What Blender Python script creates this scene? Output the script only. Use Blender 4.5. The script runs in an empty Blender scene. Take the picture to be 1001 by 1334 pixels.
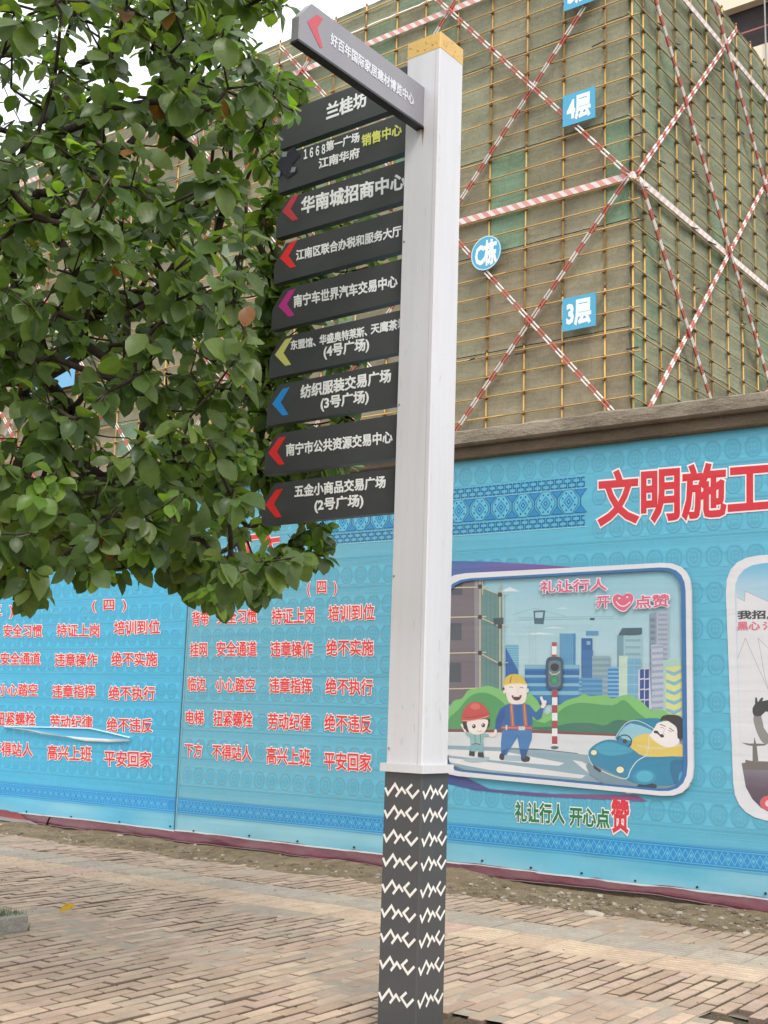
import bpy, math, random
from mathutils import Vector, Matrix, noise, geometry
R = random.Random(7)
scene = bpy.context.scene
COL = scene.collection

# ---------------------------------------------------------------- camera
PW, PH, FPX = 1001.0, 1334.0, 1538.0          # photograph size and focal length in its pixels
PITCH, ROLL, EYE = 0.17049, 0.03179, 1.5
def cam_axes():
    f = Vector((0, math.cos(PITCH), math.sin(PITCH))); r = Vector((1, 0, 0)); u = r.cross(f)
    c, s = math.cos(ROLL), math.sin(ROLL)
    return (c*r + s*u, -s*r + c*u, f)
AX, AY, AZ = cam_axes()
CAM = Vector((0, 0, EYE))
cd = bpy.data.cameras.new('camera'); cam = bpy.data.objects.new('camera', cd); COL.objects.link(cam)
m3 = Matrix((AX, AY, -AZ)).transposed()
cam.matrix_world = Matrix.Translation(CAM) @ m3.to_4x4()
cd.sensor_fit = 'VERTICAL'; cd.sensor_height = 24.0; cd.lens = 24.0*FPX/PH
cd.clip_start = 0.05; cd.clip_end = 2000
scene.camera = cam

# ---------------------------------------------------------------- light: bright overcast
w = bpy.data.worlds.new("World"); scene.world = w; w.use_nodes = True
nt = w.node_tree; bg = nt.nodes['Background']
sky = nt.nodes.new('ShaderNodeTexSky'); sky.sky_type = 'NISHITA'; sky.sun_disc = False
SUN_EL, SUN_AZ = math.radians(50), math.radians(166)      # azimuth clockwise from +y
sky.sun_elevation = SUN_EL; sky.sun_rotation = SUN_AZ; sky.dust_density = 4; sky.air_density = 1.2
mx = nt.nodes.new('ShaderNodeMix'); mx.data_type = 'RGBA'; mx.inputs[0].default_value = 0.82
nt.links.new(sky.outputs[0], mx.inputs[6]); mx.inputs[7].default_value = (10.6, 10.9, 11.3, 1)
nt.links.new(mx.outputs[2], bg.inputs[0]); bg.inputs[1].default_value = 0.12
sd = bpy.data.lights.new('sun', 'SUN'); sd.energy = 1.3; sd.angle = math.radians(18); sd.color = (1, .95, .88)
so = bpy.data.objects.new('sun', sd); COL.objects.link(so)
tosun = Vector((math.sin(SUN_AZ)*math.cos(SUN_EL), math.cos(SUN_AZ)*math.cos(SUN_EL), math.sin(SUN_EL)))
so.rotation_euler = tosun.to_track_quat('Z', 'Y').to_euler(); so.location = (4, -6, 12)
scene.view_settings.view_transform = 'Standard'; scene.view_settings.look = 'None'
scene.view_settings.gamma = 1; scene.view_settings.use_curve_mapping = False
scene.view_settings.exposure = 0.52
scene.cycles.max_bounces = 6; scene.cycles.transparent_max_bounces = 8

# ---------------------------------------------------------------- frames measured from the photograph
def ray(x, y):
    a = ((x-PW/2)/FPX, -(y-PH/2)/FPX, 1.0)
    return AX*a[0] + AY*a[1] + AZ*a[2]
def hit(x, y, p0, n):
    d = ray(x, y); return CAM + d*((p0-CAM).dot(n)/d.dot(n))
def proj(P):
    v = P-CAM; z = v.dot(AZ)
    if z < .01: return (-9999, -9999)
    return (v.dot(AX)/z*FPX+PW/2, PH/2-v.dot(AY)/z*FPX)
def ground(x, y): return hit(x, y, Vector((0, 0, 0)), Vector((0, 0, 1)))
YW, YS = -.62185, -.65976                     # headings of the hoarding wall and of scaffold / signpost
def axes(yaw): return Vector((math.cos(yaw), math.sin(yaw), 0)), Vector((-math.sin(yaw), math.cos(yaw), 0))
UW, NW = axes(YW); US, NS = axes(YS)
WD = 9.9                                      # perpendicular distance of the wall face
def wpt(s, z=0, off=0): return UW*s + NW*(WD-off) + Vector((0, 0, z))
def wpx(x, y):
    h = hit(x, y, NW*WD, NW); return h.dot(UW), h.z
def lin(h):
    h = h.lstrip('#'); o = []
    for i in (0, 2, 4):
        c = int(h[i:i+2], 16)/255; o.append(c/12.92 if c <= .04045 else ((c+.055)/1.055)**2.4)
    return tuple(o)
def C_(c): return lin(c) if isinstance(c, str) else c
def mul(c, k): c = C_(c); return tuple(min(1, max(0, v*k)) for v in c)
def mixc(a, b, t): a, b = C_(a), C_(b); return tuple(a[i]*(1-t)+b[i]*t for i in range(3))

# ---------------------------------------------------------------- materials
def nodes_of(name):
    m = bpy.data.materials.new(name); m.use_nodes = True; t = m.node_tree
    return m, t, t.nodes['Principled BSDF']
def N(t, typ, **k):
    n = t.nodes.new(typ)
    for a, b in k.items(): setattr(n, a, b)
    return n
def vmath(t, op, a, b):
    n = N(t, 'ShaderNodeVectorMath', operation=op)
    for i, q in enumerate((a, b)):
        if hasattr(q, 'is_output'): t.links.new(q, n.inputs[i])
        else: n.inputs[i].default_value = q
    return n.outputs[0]
def mixn(t, fac, a, b, mode='MIX'):
    n = N(t, 'ShaderNodeMix', data_type='RGBA', blend_type=mode)
    for i, q in ((0, fac), (6, a), (7, b)):
        if hasattr(q, 'is_output'): t.links.new(q, n.inputs[i])
        else: n.inputs[i].default_value = q if i == 0 else (*C_(q), 1)
    return n.outputs[2]
def noi(t, vec, scale, detail=4, rough=.6, dist=0):
    n = N(t, 'ShaderNodeTexNoise'); n.inputs['Scale'].default_value = scale; n.inputs['Detail'].default_value = detail
    n.inputs['Roughness'].default_value = rough; n.inputs['Distortion'].default_value = dist
    if vec is not None: t.links.new(vec, n.inputs['Vector'])
    return n.outputs['Fac']
def ramp(t, fac, stops):
    n = N(t, 'ShaderNodeValToRGB'); e = n.color_ramp.elements
    while len(e) < len(stops): e.new(.5)
    for i, (p, c) in enumerate(stops):
        e[i].position = p; e[i].color = (c, c, c, 1) if not isinstance(c, (tuple, str)) else (*C_(c), 1)
    t.links.new(fac, n.inputs[0]); return n.outputs[0]
def bump(t, b, h, strength, dist=.01):
    n = N(t, 'ShaderNodeBump'); n.inputs['Strength'].default_value = strength; n.inputs['Distance'].default_value = dist
    t.links.new(h, n.inputs['Height'])
    prev = b.inputs['Normal'].links[0].from_socket if b.inputs['Normal'].links else None
    if prev: t.links.new(prev, n.inputs['Normal'])
    t.links.new(n.outputs[0], b.inputs['Normal'])
def scaled(t, sock, v): return vmath(t, 'MULTIPLY', sock, v)

def surf(name, rough=.6, dirt=.25, dscale=3, stretch=(1, 1, 1), bmp=.2, bscale=40, bdist=.003, fine=.08, metal=0, spec=.5, dirtcol=None, world=False):
    """colour comes from the mesh attribute 'Col'; noise adds wear, dirt and relief"""
    m, t, b = nodes_of(name)
    at = N(t, 'ShaderNodeAttribute', attribute_name='Col'); tc = N(t, 'ShaderNodeNewGeometry').outputs['Position'] if world else N(t, 'ShaderNodeTexCoord').outputs['Object']
    v = scaled(t, tc, stretch)
    n1 = noi(t, v, dscale, 6, .65, .4)
    f1 = ramp(t, n1, [(.35, 0), (.75, 1)])
    d = N(t, 'ShaderNodeMath', operation='MULTIPLY'); t.links.new(f1, d.inputs[0]); d.inputs[1].default_value = dirt
    c = mixn(t, d.outputs[0], at.outputs['Color'], dirtcol or (.16, .14, .12))
    if fine:
        n2 = noi(t, tc, dscale*22, 3, .7)
        g = ramp(t, n2, [(.2, 1-fine*2), (.8, 1.0)])
        c = mixn(t, 1.0, c, g, 'MULTIPLY')
    t.links.new(c, b.inputs['Base Color']); b.inputs['Roughness'].default_value = rough; b.inputs['Metallic'].default_value = metal
    b.inputs['Specular IOR Level'].default_value = spec
    if bmp: bump(t, b, noi(t, v, bscale, 5, .6), bmp, bdist)
    return m

M_print = surf('printed_vinyl', .5, .10, 1.3, (1, 1, .5), .35, 2.2, .02, .02, dirtcol=(.25, .29, .29), spec=.35)
# creases and horizontal sag lines of the stretched banner
_t = M_print.node_tree; _b = _t.nodes['Principled BSDF']
_o = N(_t, 'ShaderNodeTexCoord').outputs['Object']
bump(_t, _b, noi(_t, scaled(_t, _o, (.35, 1, 3.2)), 1.6, 2, .5, .6), .35, .025)
bump(_t, _b, noi(_t, scaled(_t, _o, (1.2, 1, .5)), 1.7, 3, .5, 1.6), .3, .03)
M_paint = surf('painted_metal', .32, .22, 2.6, (4, 4, .30), .12, 30, .001, .03, dirtcol=(.36, .34, .31))
M_sign = surf('sign_lacquer', .42, .22, 5, (1, 1, 2), .08, 30, .001, .05, dirtcol=(.11, .11, .10))
M_letter = surf('white_lettering', .5, .10, 9, (1, 1, 1), 0, 30, .001, .03)
M_conc = surf('aged_concrete', .92, .6, 2.2, (1, 1, 2.4), .9, 14, .02, .2, dirtcol=(.075, .06, .045), spec=.2)
M_tarp = surf('maroon_tarp', .5, .4, 2.5, (1, 1, 3), .7, 4, .03, .1, dirtcol=(.22, .17, .15))
M_pipe = surf('yellow_tube_paint', .45, .25, 3, (1, 1, 1), .1, 40, .001, .1, dirtcol=(.13, .08, .04))
M_brace = surf('striped_tube_paint', .45, .25, 3, (1, 1, 1), 0, 40, .001, .08, dirtcol=(.3, .2, .16))
M_net = surf('debris_netting', .85, .45, .55, (1, 1, 1.6), .5, .9, .10, .14, dirtcol=(.20, .17, .11), spec=.15, world=True)
_t = M_net.node_tree; _b = _t.nodes['Principled BSDF']; _o = N(_t, 'ShaderNodeNewGeometry').outputs['Position']
bump(_t, _b, noi(_t, scaled(_t, _o, (6, 6, .5)), 1.2, 3, .5, .8), .45, .05)
bump(_t, _b, noi(_t, scaled(_t, _o, (.5, .5, 7)), 1.2, 3, .5, .8), .3, .04)
M_board = surf('printed_board', .45, .15, 2, (1, 1, 1), 0, 3, .01, .04, dirtcol=(.4, .4, .38))
M_brick = surf('clay_paver', .9, .5, 7, (1, 1, 1), .8, 60, .006, .22, dirtcol=(.27, .22, .17), spec=.2, world=True)
def add_dust(mat, col, lo, hi, sc, amt):
    t = mat.node_tree; b = t.nodes['Principled BSDF']; src = b.inputs['Base Color'].links[0].from_socket
    g = N(t, 'ShaderNodeNewGeometry').outputs['Position']
    f = ramp(t, noi(t, g, sc, 6, .62, .6), [(lo, 0), (hi, amt)])
    t.links.new(mixn(t, f, src, col), b.inputs['Base Color'])
add_dust(M_brick, (.50, .43, .34), .52, .76, .8, .5)
add_dust(M_brick, (.25, .21, .17), .56, .76, 2.2, .4)
M_soil = surf('dry_soil', .97, .5, 9, (1, 1, 1), 1, 34, .05, .42, dirtcol=(.28, .21, .13), spec=.1)
M_stone = surf('rubble_stone', .9, .4, 9, (1, 1, 1), .6, 40, .01, .2, spec=.2)
M_bark = surf('tree_bark', .9, .5, 8, (1, 1, .4), 1, 30, .02, .3, dirtcol=(.03, .025, .02), spec=.2)
def leafmat():
    m, t, b = nodes_of('broad_leaf')
    at = N(t, 'ShaderNodeAttribute', attribute_name='Col').outputs['Color']
    g = N(t, 'ShaderNodeNewGeometry').outputs['Position']
    c = mixn(t, 1.0, at, ramp(t, noi(t, g, 30, 3, .6), [(.25, .78), (.8, 1.12)]), 'MULTIPLY')
    t.links.new(c, b.inputs['Base Color']); b.inputs['Roughness'].default_value = .36; b.inputs['Specular IOR Level'].default_value = .5
    bump(t, b, noi(t, g, 90, 2, .5), .35, .003)
    tr = N(t, 'ShaderNodeBsdfTranslucent'); t.links.new(mixn(t, 1.0, c, (1.9, 1.9, .6), 'MULTIPLY'), tr.inputs[0])
    mi = N(t, 'ShaderNodeMixShader'); mi.inputs[0].default_value = .5
    t.links.new(b.outputs[0], mi.inputs[1]); t.links.new(tr.outputs[0], mi.inputs[2])
    t.links.new(mi.outputs[0], t.nodes['Material Output'].inputs[0]); return m
M_leaf = leafmat()

# ---------------------------------------------------------------- mesh builder
class MB:
    def __init__(s): s.v, s.f, s.c = [], [], []
    def add(s, vs, fs, col):
        """col: one colour, or a colour per vertex"""
        b = len(s.v); s.v += [tuple(v) for v in vs]; s.f += [tuple(i+b for i in f) for f in fs]
        s.c += [C_(col)]*len(vs) if not isinstance(col, list) else [C_(c) for c in col]
    def box(s, a, b, col):
        x0, y0, z0 = a; x1, y1, z1 = b
        s.add([(x0,y0,z0),(x1,y0,z0),(x1,y1,z0),(x0,y1,z0),(x0,y0,z1),(x1,y0,z1),(x1,y1,z1),(x0,y1,z1)],
              [(0,3,2,1),(4,5,6,7),(0,1,5,4),(1,2,6,5),(2,3,7,6),(3,0,4,7)], col)
    def cbox(s, a, b, col, ch=.003, top=None):
        """box with chamfered top edges (12 faces or so)"""
        x0, y0, z0 = a; x1, y1, z1 = b; t = top or col
        s.add([(x0,y0,z0),(x1,y0,z0),(x1,y1,z0),(x0,y1,z0),(x0,y0,z1-ch),(x1,y0,z1-ch),(x1,y1,z1-ch),(x0,y1,z1-ch),
               (x0+ch,y0+ch,z1),(x1-ch,y0+ch,z1),(x1-ch,y1-ch,z1),(x0+ch,y1-ch,z1)],
              [(8,9,10,11),(0,1,5,4),(1,2,6,5),(2,3,7,6),(3,0,4,7),(4,5,9,8),(5,6,10,9),(6,7,11,10),(7,4,8,11)], t)
    def tube(s, p, q, r0, r1=None, n=8, col='#888888', cap=True):
        p, q = Vector(p), Vector(q); r1 = r0 if r1 is None else r1; d = (q-p).normalized()
        a = d.orthogonal().normalized(); b = d.cross(a)
        vs = [p+(a*math.cos(k*2*math.pi/n)+b*math.sin(k*2*math.pi/n))*r0 for k in range(n)] + \
             [q+(a*math.cos(k*2*math.pi/n)+b*math.sin(k*2*math.pi/n))*r1 for k in range(n)]
        fs = [(k, (k+1) % n, n+(k+1) % n, n+k) for k in range(n)]
        if cap: fs += [tuple(range(n-1, -1, -1)), tuple(range(n, 2*n))]
        s.add(vs, fs, col)
    def path(s, pts, rs, n=6, col='#888888'):
        pts = [Vector(p) for p in pts]; rings = []; a = None
        for i, p in enumerate(pts):
            d = (pts[min(i+1, len(pts)-1)]-pts[max(i-1, 0)]).normalized()
            a = d.orthogonal().normalized() if a is None else (a-d*a.dot(d)).normalized()
            b = d.cross(a); rings.append([p+(a*math.cos(k*2*math.pi/n)+b*math.sin(k*2*math.pi/n))*rs[i] for k in range(n)])
        vs = [v for r_ in rings for v in r_]
        fs = [(i*n+k, i*n+(k+1) % n, (i+1)*n+(k+1) % n, (i+1)*n+k) for i in range(len(pts)-1) for k in range(n)]
        fs += [tuple(range(n-1, -1, -1)), tuple(range(len(vs)-n, len(vs)))]
        s.add(vs, fs, col)
    def mesh(s, name, mat, smooth=False):
        me = bpy.data.meshes.new(name); me.from_pydata(s.v, [], s.f)
        ca = me.color_attributes.new('Col', 'FLOAT_COLOR', 'POINT')
        ca.data.foreach_set('color', [x for c in s.c for x in (c[0], c[1], c[2], 1)])
        me.materials.append(mat)
        if smooth: me.polygons.foreach_set('use_smooth', [True]*len(me.polygons))
        me.update(); return me
    def build(s, name, mat, parent=None, smooth=False, org=None, kind=None, label=None):
        if org is not None:
            o = Vector(org); s.v = [tuple(Vector(v)-o) for v in s.v]
        ob = bpy.data.objects.new(name, s.mesh(name, mat, smooth)); COL.objects.link(ob)
        if parent: ob.parent = parent
        if kind: ob['kind'] = kind
        if label: ob['label'] = label
        return ob
def thing(name, label, cat, loc=(0, 0, 0), yaw=0, group=None):
    o = bpy.data.objects.new(name, None); COL.objects.link(o); o.empty_display_size = .2
    o.location = loc; o.rotation_euler = (0, 0, yaw); o['label'] = label; o['category'] = cat
    if group: o['group'] = group
    return o
def structure(o): o['kind'] = 'structure'; return o
def inst(name, me, parent, loc=(0, 0, 0), rot=(0, 0, 0), sc=None, label=None):
    o = bpy.data.objects.new(name, me); COL.objects.link(o); o.parent = parent; o.location = loc; o.rotation_euler = rot
    if sc: o.scale = sc
    if label: o['label'] = label
    return o
def sm(pts, n=4, closed=True):
    out = []; L = len(pts)
    for i in range(L if closed else L-1):
        p = [pts[(i+k-1) % L] if closed else pts[max(0, min(L-1, i+k-1))] for k in range(4)]
        for j in range(n):
            t = j/n
            out.append(tuple(.5*((2*p[1][a])+(-p[0][a]+p[2][a])*t+(2*p[0][a]-5*p[1][a]+4*p[2][a]-p[3][a])*t*t+(-p[0][a]+3*p[1][a]-3*p[2][a]+p[3][a])*t**3) for a in (0, 1)))
    if not closed: out.append(pts[-1])
    return out
def ell(cx, cy, rx, ry, n=18, a0=0, a1=360):
    k = n if a1-a0 >= 360 else n+1
    return [(cx+rx*math.cos(math.radians(a0+(a1-a0)*i/n)), cy+ry*math.sin(math.radians(a0+(a1-a0)*i/n))) for i in range(k)]
def strokepoly(mb, pts, wd, to3, col, closed=False):
    """flat ribbon of width wd along 2-D pts with mitred corners"""
    L = len(pts); lf, rt = [], []
    for i in range(L):
        a = Vector(pts[i-1 if (closed or i > 0) else i]); b = Vector(pts[i]); c = Vector(pts[(i+1) % L if (closed or i < L-1) else i])
        d1 = (b-a) if (b-a).length > 1e-9 else (c-b); d2 = (c-b) if (c-b).length > 1e-9 else (b-a)
        d1 = d1.normalized(); d2 = d2.normalized(); n1 = Vector((-d1.y, d1.x)); n2 = Vector((-d2.y, d2.x)); m = n1+n2
        m = m.normalized() if m.length > 1e-6 else n1; k = wd/2/max(.35, m.dot(n1))
        lf.append(b+m*k); rt.append(b-m*k)
    vs = [to3(*p) for p in lf]+[to3(*p) for p in rt]
    fs = [(i, (i+1) % L, L+(i+1) % L, L+i) for i in range(L if closed else L-1)]
    mb.add(vs, fs, col)

# ---------------------------------------------------------------- lettering
_gl = {}
def glyphs(txt, bold):
    key = (txt, round(bold, 4))
    if key in _gl: return _gl[key]
    def mk(bv):
        c = bpy.data.curves.new('t', 'FONT'); c.body = txt; c.size = 1; c.resolution_u = 2
        if bv: c.bevel_depth = bv; c.bevel_resolution = 0; c.fill_mode = 'FRONT' if False else 'BOTH'
        o = bpy.data.objects.new('t', c); COL.objects.link(o)
        dg = bpy.context.evaluated_depsgraph_get(); me = bpy.data.meshes.new_from_object(o.evaluated_get(dg))
        v = [tuple(q.co) for q in me.vertices]; f = [tuple(p.vertices) for p in me.polygons]
        bpy.data.objects.remove(o); bpy.data.curves.remove(c); bpy.data.meshes.remove(me); return v, f
    v0, _ = mk(0); bb = (min(a[0] for a in v0), max(a[0] for a in v0), min(a[1] for a in v0), max(a[1] for a in v0))
    v, f = mk(bold); W_, H_ = bb[1]-bb[0], bb[3]-bb[2]; asp = 1.0
    _gl[key] = ([((a[0]-bb[0])/W_, (a[1]-bb[2])/H_, a[2]/max(bold, 1e-6)) for a in v], f); return _gl[key]
def text_quad(mb, txt, bl, br, tl, tr, to3, off, col, bold=.03, out=None, outcol='#FFFFFF', thick=.0007):
    """corners are 2-D plane coordinates; to3(s, z, off) -> local 3-D"""
    def put(b, o_, c):
        v, f = glyphs(txt, b)
        vs = []
        for (u, t, d) in v:
            x = (bl[0]*(1-u)+br[0]*u)*(1-t)+(tl[0]*(1-u)+tr[0]*u)*t
            z = (bl[1]*(1-u)+br[1]*u)*(1-t)+(tl[1]*(1-u)+tr[1]*u)*t
            vs.append(to3(x, z, o_+d*thick))
        mb.add(vs, f, c)
    if out: put(out, off, outcol); put(bold, off+.0022, col)
    else: put(bold, off, col)
def text_px(mb, txt, x0, y0, x1, y1, h, px, to3, off, col, bold=.03, out=None, outcol='#FFFFFF'):
    """x0,y0 / x1,y1: mid-left and mid-right of the text as measured, h: height; px maps them onto the plane"""
    text_quad(mb, txt, px(x0, y0+h/2), px(x1, y1+h/2), px(x0, y0-h/2), px(x1, y1-h/2), to3, off, col, bold, out, outcol)

# ---------------------------------------------------------------- ground
S_LO, S_HI, N_LO = -16.0, 3.0, 1.0
g = MB(); g.add([(-900, -900, -.075), (900, -900, -.075), (900, 900, -.075), (-900, 900, -.075)], [(0, 1, 2, 3)], (.21, .18, .14))
ob = structure(g.build('ground', M_soil))

# pavement: everything laid in wall coordinates (s along the wall, n towards it)
pave = bpy.data.objects.new('pavement', None); COL.objects.link(pave); pave.rotation_euler = (0, 0, YW); pave['kind'] = 'structure'
P_S, P_N = -3.228, 4.888                       # near corner of the signpost in the same coordinates
def in_hole(s, n):
    # worn hole round the signpost foot, and a missing patch further right
    if -3.50 < s < -3.02 and 4.62 < n < 5.50: return True
    if -3.02 <= s < -2.90 and 4.7 < n < 5.2: return True
    if -2.42 < s < -1.95 and 6.05 < n < 6.50 and (s+n) > 3.95: return True
    return False
PIT = (-8.0, -6.70, 4.15, 5.40)               # tree pit, outer edges s0 s1 n0 n1
def in_pit(s, n): return PIT[0] < s < PIT[1] and PIT[2] < n < PIT[3]
T0, T1, T2 = 7.35, 7.80, 8.25                  # tactile slab rows
BW, BL = .1, .292
pal = ['#DEC2A8', '#D4B8A2', '#E2C8AC', '#D0B5A0', '#E8CDB0', '#DABCA4', '#CCB6A0', '#E0C0AC', '#D7BFA6', '#C8B4A0']
def brick_mesh(mb, cx, cy, col, L=BL, W=BW, tilt=(0, 0), dz=0, jit=0):
    g_ = .0088
    x0, x1, y0, y1 = -W/2+g_, W/2-g_, -L/2+g_, L/2-g_
    z = lambda x, y: dz+x*tilt[0]+y*tilt[1]
    ch = .0045; cs, sn = math.cos(jit), math.sin(jit)
    P = lambda x, y, q: (cx+x*cs-y*sn, cy+x*sn+y*cs, z(x, y)+q)
    vs = [P(x0, y0, -.055), P(x1, y0, -.055), P(x1, y1, -.055), P(x0, y1, -.055), P(x0, y0, -ch), P(x1, y0, -ch), P(x1, y1, -ch), P(x0, y1, -ch),
          P(x0+ch, y0+ch, 0), P(x1-ch, y0+ch, 0), P(x1-ch, y1-ch, 0), P(x0+ch, y1-ch, 0)]
    side = mixc(col, (.08, .057, .04), .70)          # flanks browner and darker than the top face
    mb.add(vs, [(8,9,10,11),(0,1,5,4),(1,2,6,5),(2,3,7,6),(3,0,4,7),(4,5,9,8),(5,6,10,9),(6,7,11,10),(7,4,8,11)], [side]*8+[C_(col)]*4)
variants = []
for k in range(14):
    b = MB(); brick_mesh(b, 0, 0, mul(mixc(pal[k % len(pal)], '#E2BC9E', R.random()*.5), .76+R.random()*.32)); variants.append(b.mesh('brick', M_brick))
cells = []
for i in range(int((S_HI-S_LO)/BW)):
    s = S_LO+(i+.5)*BW
    ofs = (0, .146)[i % 2]+R.uniform(-.012, .012)
    n = T0-.004-BL/2+ofs
    if ofs > .07: cells.append((s, T0-(.146-.0)/2+.0, .14))       # half brick closing the row
    n = T0-BL/2-(0 if ofs < .07 else .146)
    while n > N_LO: cells.append((s, n, BL)); n -= BL
    n = T2+.006+BL/2+(0 if i % 2 else .1)
    if not i % 2: cells.append((s, T2+.05+.002, .092))
    while n < 9.3: cells.append((s, n, BL)); n += BL
vis, rest = [], []
for c in cells:
    s, n, L = c
    if in_hole(s, n) or in_pit(s, n): continue
    P = wpt(s, 0, WD-n); x, y = proj(P)
    d = (P-CAM).length
    if -5 < x < 1006 and y < 1345 and L > .2: vis.append((d, c))
    else: rest.append(c)
vis.sort(key=lambda q: q[0])
rest += [c for _, c in vis[296:]]; vis = [c for _, c in vis[:296]]
def lay(s, n):
    """settlement of the old paving: height and slope vary slowly, single pavers stand proud"""
    h = noise.noise(Vector((s*.9, n*.9, 3)))*.008+R.uniform(-.0032, .0032)
    if R.random() < .03: h += R.choice((-.005, .006))
    return h, (R.uniform(-.03, .03), R.uniform(-.012, .012)), R.uniform(-.008, .008)
for s, n, L in vis:
    h, t, j = lay(s, n)
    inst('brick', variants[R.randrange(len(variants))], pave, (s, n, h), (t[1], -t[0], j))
b = MB()
for s, n, L in rest:
    h, t, j = lay(s, n); k = (.80+R.random()*.25)*(.9 if n > T2 else 1)
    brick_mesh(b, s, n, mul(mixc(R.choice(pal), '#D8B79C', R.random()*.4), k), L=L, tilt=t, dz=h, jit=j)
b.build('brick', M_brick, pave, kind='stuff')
# sand joints (absent where pavers are missing)
b = MB(); st = .1
for i in range(int((S_HI-S_LO)/st)):
    for j in range(int((9.3-N_LO)/st)):
        s, n = S_LO+(i+.5)*st, N_LO+(j+.5)*st
        if in_hole(s, n) or in_pit(s, n): continue
        def jz(a, c):
            f = noise.noise(Vector((a*.75, c*.75, 4)))+(.26 if (c < 6.2 and a < -3.9) else .02)*min(1, max(0, (6.9-c)/1.2)); f = min(1, max(0, f/.32))
            return (a, c, -.026+.0235*f+noise.noise(Vector((a*9, c*9, 9)))*.004), mixc((.085, .06, .042), (.50, .42, .33), min(1, f*1.3))
        q = [jz(s-st/2, n-st/2), jz(s+st/2, n-st/2), jz(s+st/2, n+st/2), jz(s-st/2, n+st/2)]
        b.add([k_[0] for k_ in q], [(0, 1, 2, 3)], [k_[1] for k_ in q])
b.build('joint_sand', M_brick, pave)
# ribbed guiding slabs
sl_w = .365
def slab_mesh(col):
    m = MB(); g_ = .004; x0, x1, y0, y1 = -sl_w/2+g_, sl_w/2-g_, -.225+g_, .225-g_
    m.cbox((x0, y0, -.05), (x1, y1, 0), col, .004)
    for k in range(6):
        y = y0+.04+k*(y1-y0-.08)/5
        m.add([(x0+.02, y-.016, .0005), (x1-.02, y-.016, .0005), (x1-.02, y+.016, .0005), (x0+.02, y+.016, .0005),
               (x0+.025, y-.009, .0055), (x1-.025, y-.009, .0055), (x1-.025, y+.009, .0055), (x0+.025, y+.009, .0055)],
              [(4, 5, 6, 7), (0, 1, 5, 4), (1, 2, 6, 5), (2, 3, 7, 6), (3, 0, 4, 7)], mul(col, 1.05))
    return m.mesh('tactile_slab', M_brick)
peach = [slab_mesh(c) for c in ('#DCC4AA', '#E0C8AC', '#D6BCA2')]; plain = slab_mesh('#D2B2A2'); grey = [slab_mesh(c) for c in ('#BDB3A5', '#B6AC9E', '#C2B6A4')]
for i in range(int((S_HI-S_LO)/sl_w)):
    s = S_LO+(i+.5)*sl_w+.06
    for r_ in range(2):
        inst('tactile_slab', (R.choice(peach) if R.random() > .12 else plain) if r_ == 0 else R.choice(grey), pave,
             (s+(.1 if r_ else 0), (T0+T1)/2 if r_ == 0 else (T1+T2)/2, R.uniform(-.003, .004)), (R.uniform(-.006, .006), R.uniform(-.01, .01), R.uniform(-.006, .006)))
# soil and litter in the holes
b = MB()
for (s0, s1, n0, n1) in ((-3.75, -2.7, 4.35, 5.6), (-2.6, -1.8, 5.8, 6.6)):
    m_ = 22
    vs = [(s0+(s1-s0)*i/m_, n0+(n1-n0)*j/m_, -.026+noise.fractal(Vector((s0+(s1-s0)*i/m_*1.0, n0+(n1-n0)*j/m_, 1))*9, 1, 2, 4)*.016) for j in range(m_+1) for i in range(m_+1)]
    b.add(vs, [(j*(m_+1)+i, j*(m_+1)+i+1, (j+1)*(m_+1)+i+1, (j+1)*(m_+1)+i) for j in range(m_) for i in range(m_)], (.24, .19, .135))
b.build('bedding_soil', M_soil, pave)

def rock(mb, c, r, col, seed):
    rr = random.Random(seed); vs = []; n1, n2 = 4, 7
    vs.append((c[0], c[1], c[2]+r*.6))
    for i in range(1, n1):
        a = math.pi*i/n1
        for k in range(n2):
            q = r*(.75+rr.random()*.5); t = 2*math.pi*k/n2
            vs.append((c[0]+math.sin(a)*math.cos(t)*q, c[1]+math.sin(a)*math.sin(t)*q*.8, c[2]+math.cos(a)*q*.6))
    vs.append((c[0], c[1], c[2]-r*.5)); L = len(vs)-1
    fs = [(0, 1+k, 1+(k+1) % n2) for k in range(n2)]
    for i in range(n1-2):
        fs += [(1+i*n2+k, 1+(i+1)*n2+k, 1+(i+1)*n2+(k+1) % n2, 1+i*n2+(k+1) % n2) for k in range(n2)]
    fs += [(L, 1+(n1-2)*n2+(k+1) % n2, 1+(n1-2)*n2+k) for k in range(n2)]
    mb.add(vs, fs, col)
# dirt bank along the wall foot
def bank_h(s, n):
    t = max(0, (n-8.88-.14*noise.noise(Vector((s*1.1, 0, 5))))/(WD-8.88))
    h = .012*t+.022*t*(1+noise.noise(Vector((s*1.4, n*1.4, 2))))
    h += .10*math.exp(-((s+6.05)/.42)**2-((n-9.66)/.24)**2) + .03*math.exp(-((s+4.3)/.5)**2-((n-9.3)/.25)**2)
    h += .012*noise.fractal(Vector((s, n, 0))*7, 1, 2, 4)*min(1, t*4)
    return h+min(0, -.03*(1-min(1, t*7)))
b = MB(); ni, nj = 520, 34
vs = []; cs = []
for j in range(nj+1):
    for i in range(ni+1):
        s = S_LO+(S_HI-S_LO)*i/ni; n = 8.5+(WD+.05-8.5)*j/nj
        vs.append((s, n, bank_h(s, n))); q = .5+.5*noise.noise(Vector((s*2.1, n*2.4, 7)))
        q += .6*noise.noise(Vector((s*9, n*9, 7))); cs.append(mixc((.36, .27, .165), (.66, .51, .33), min(1, max(0, q))))
b.add(vs, [(j*(ni+1)+i, j*(ni+1)+i+1, (j+1)*(ni+1)+i+1, (j+1)*(ni+1)+i) for j in range(nj) for i in range(ni)], cs)
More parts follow.
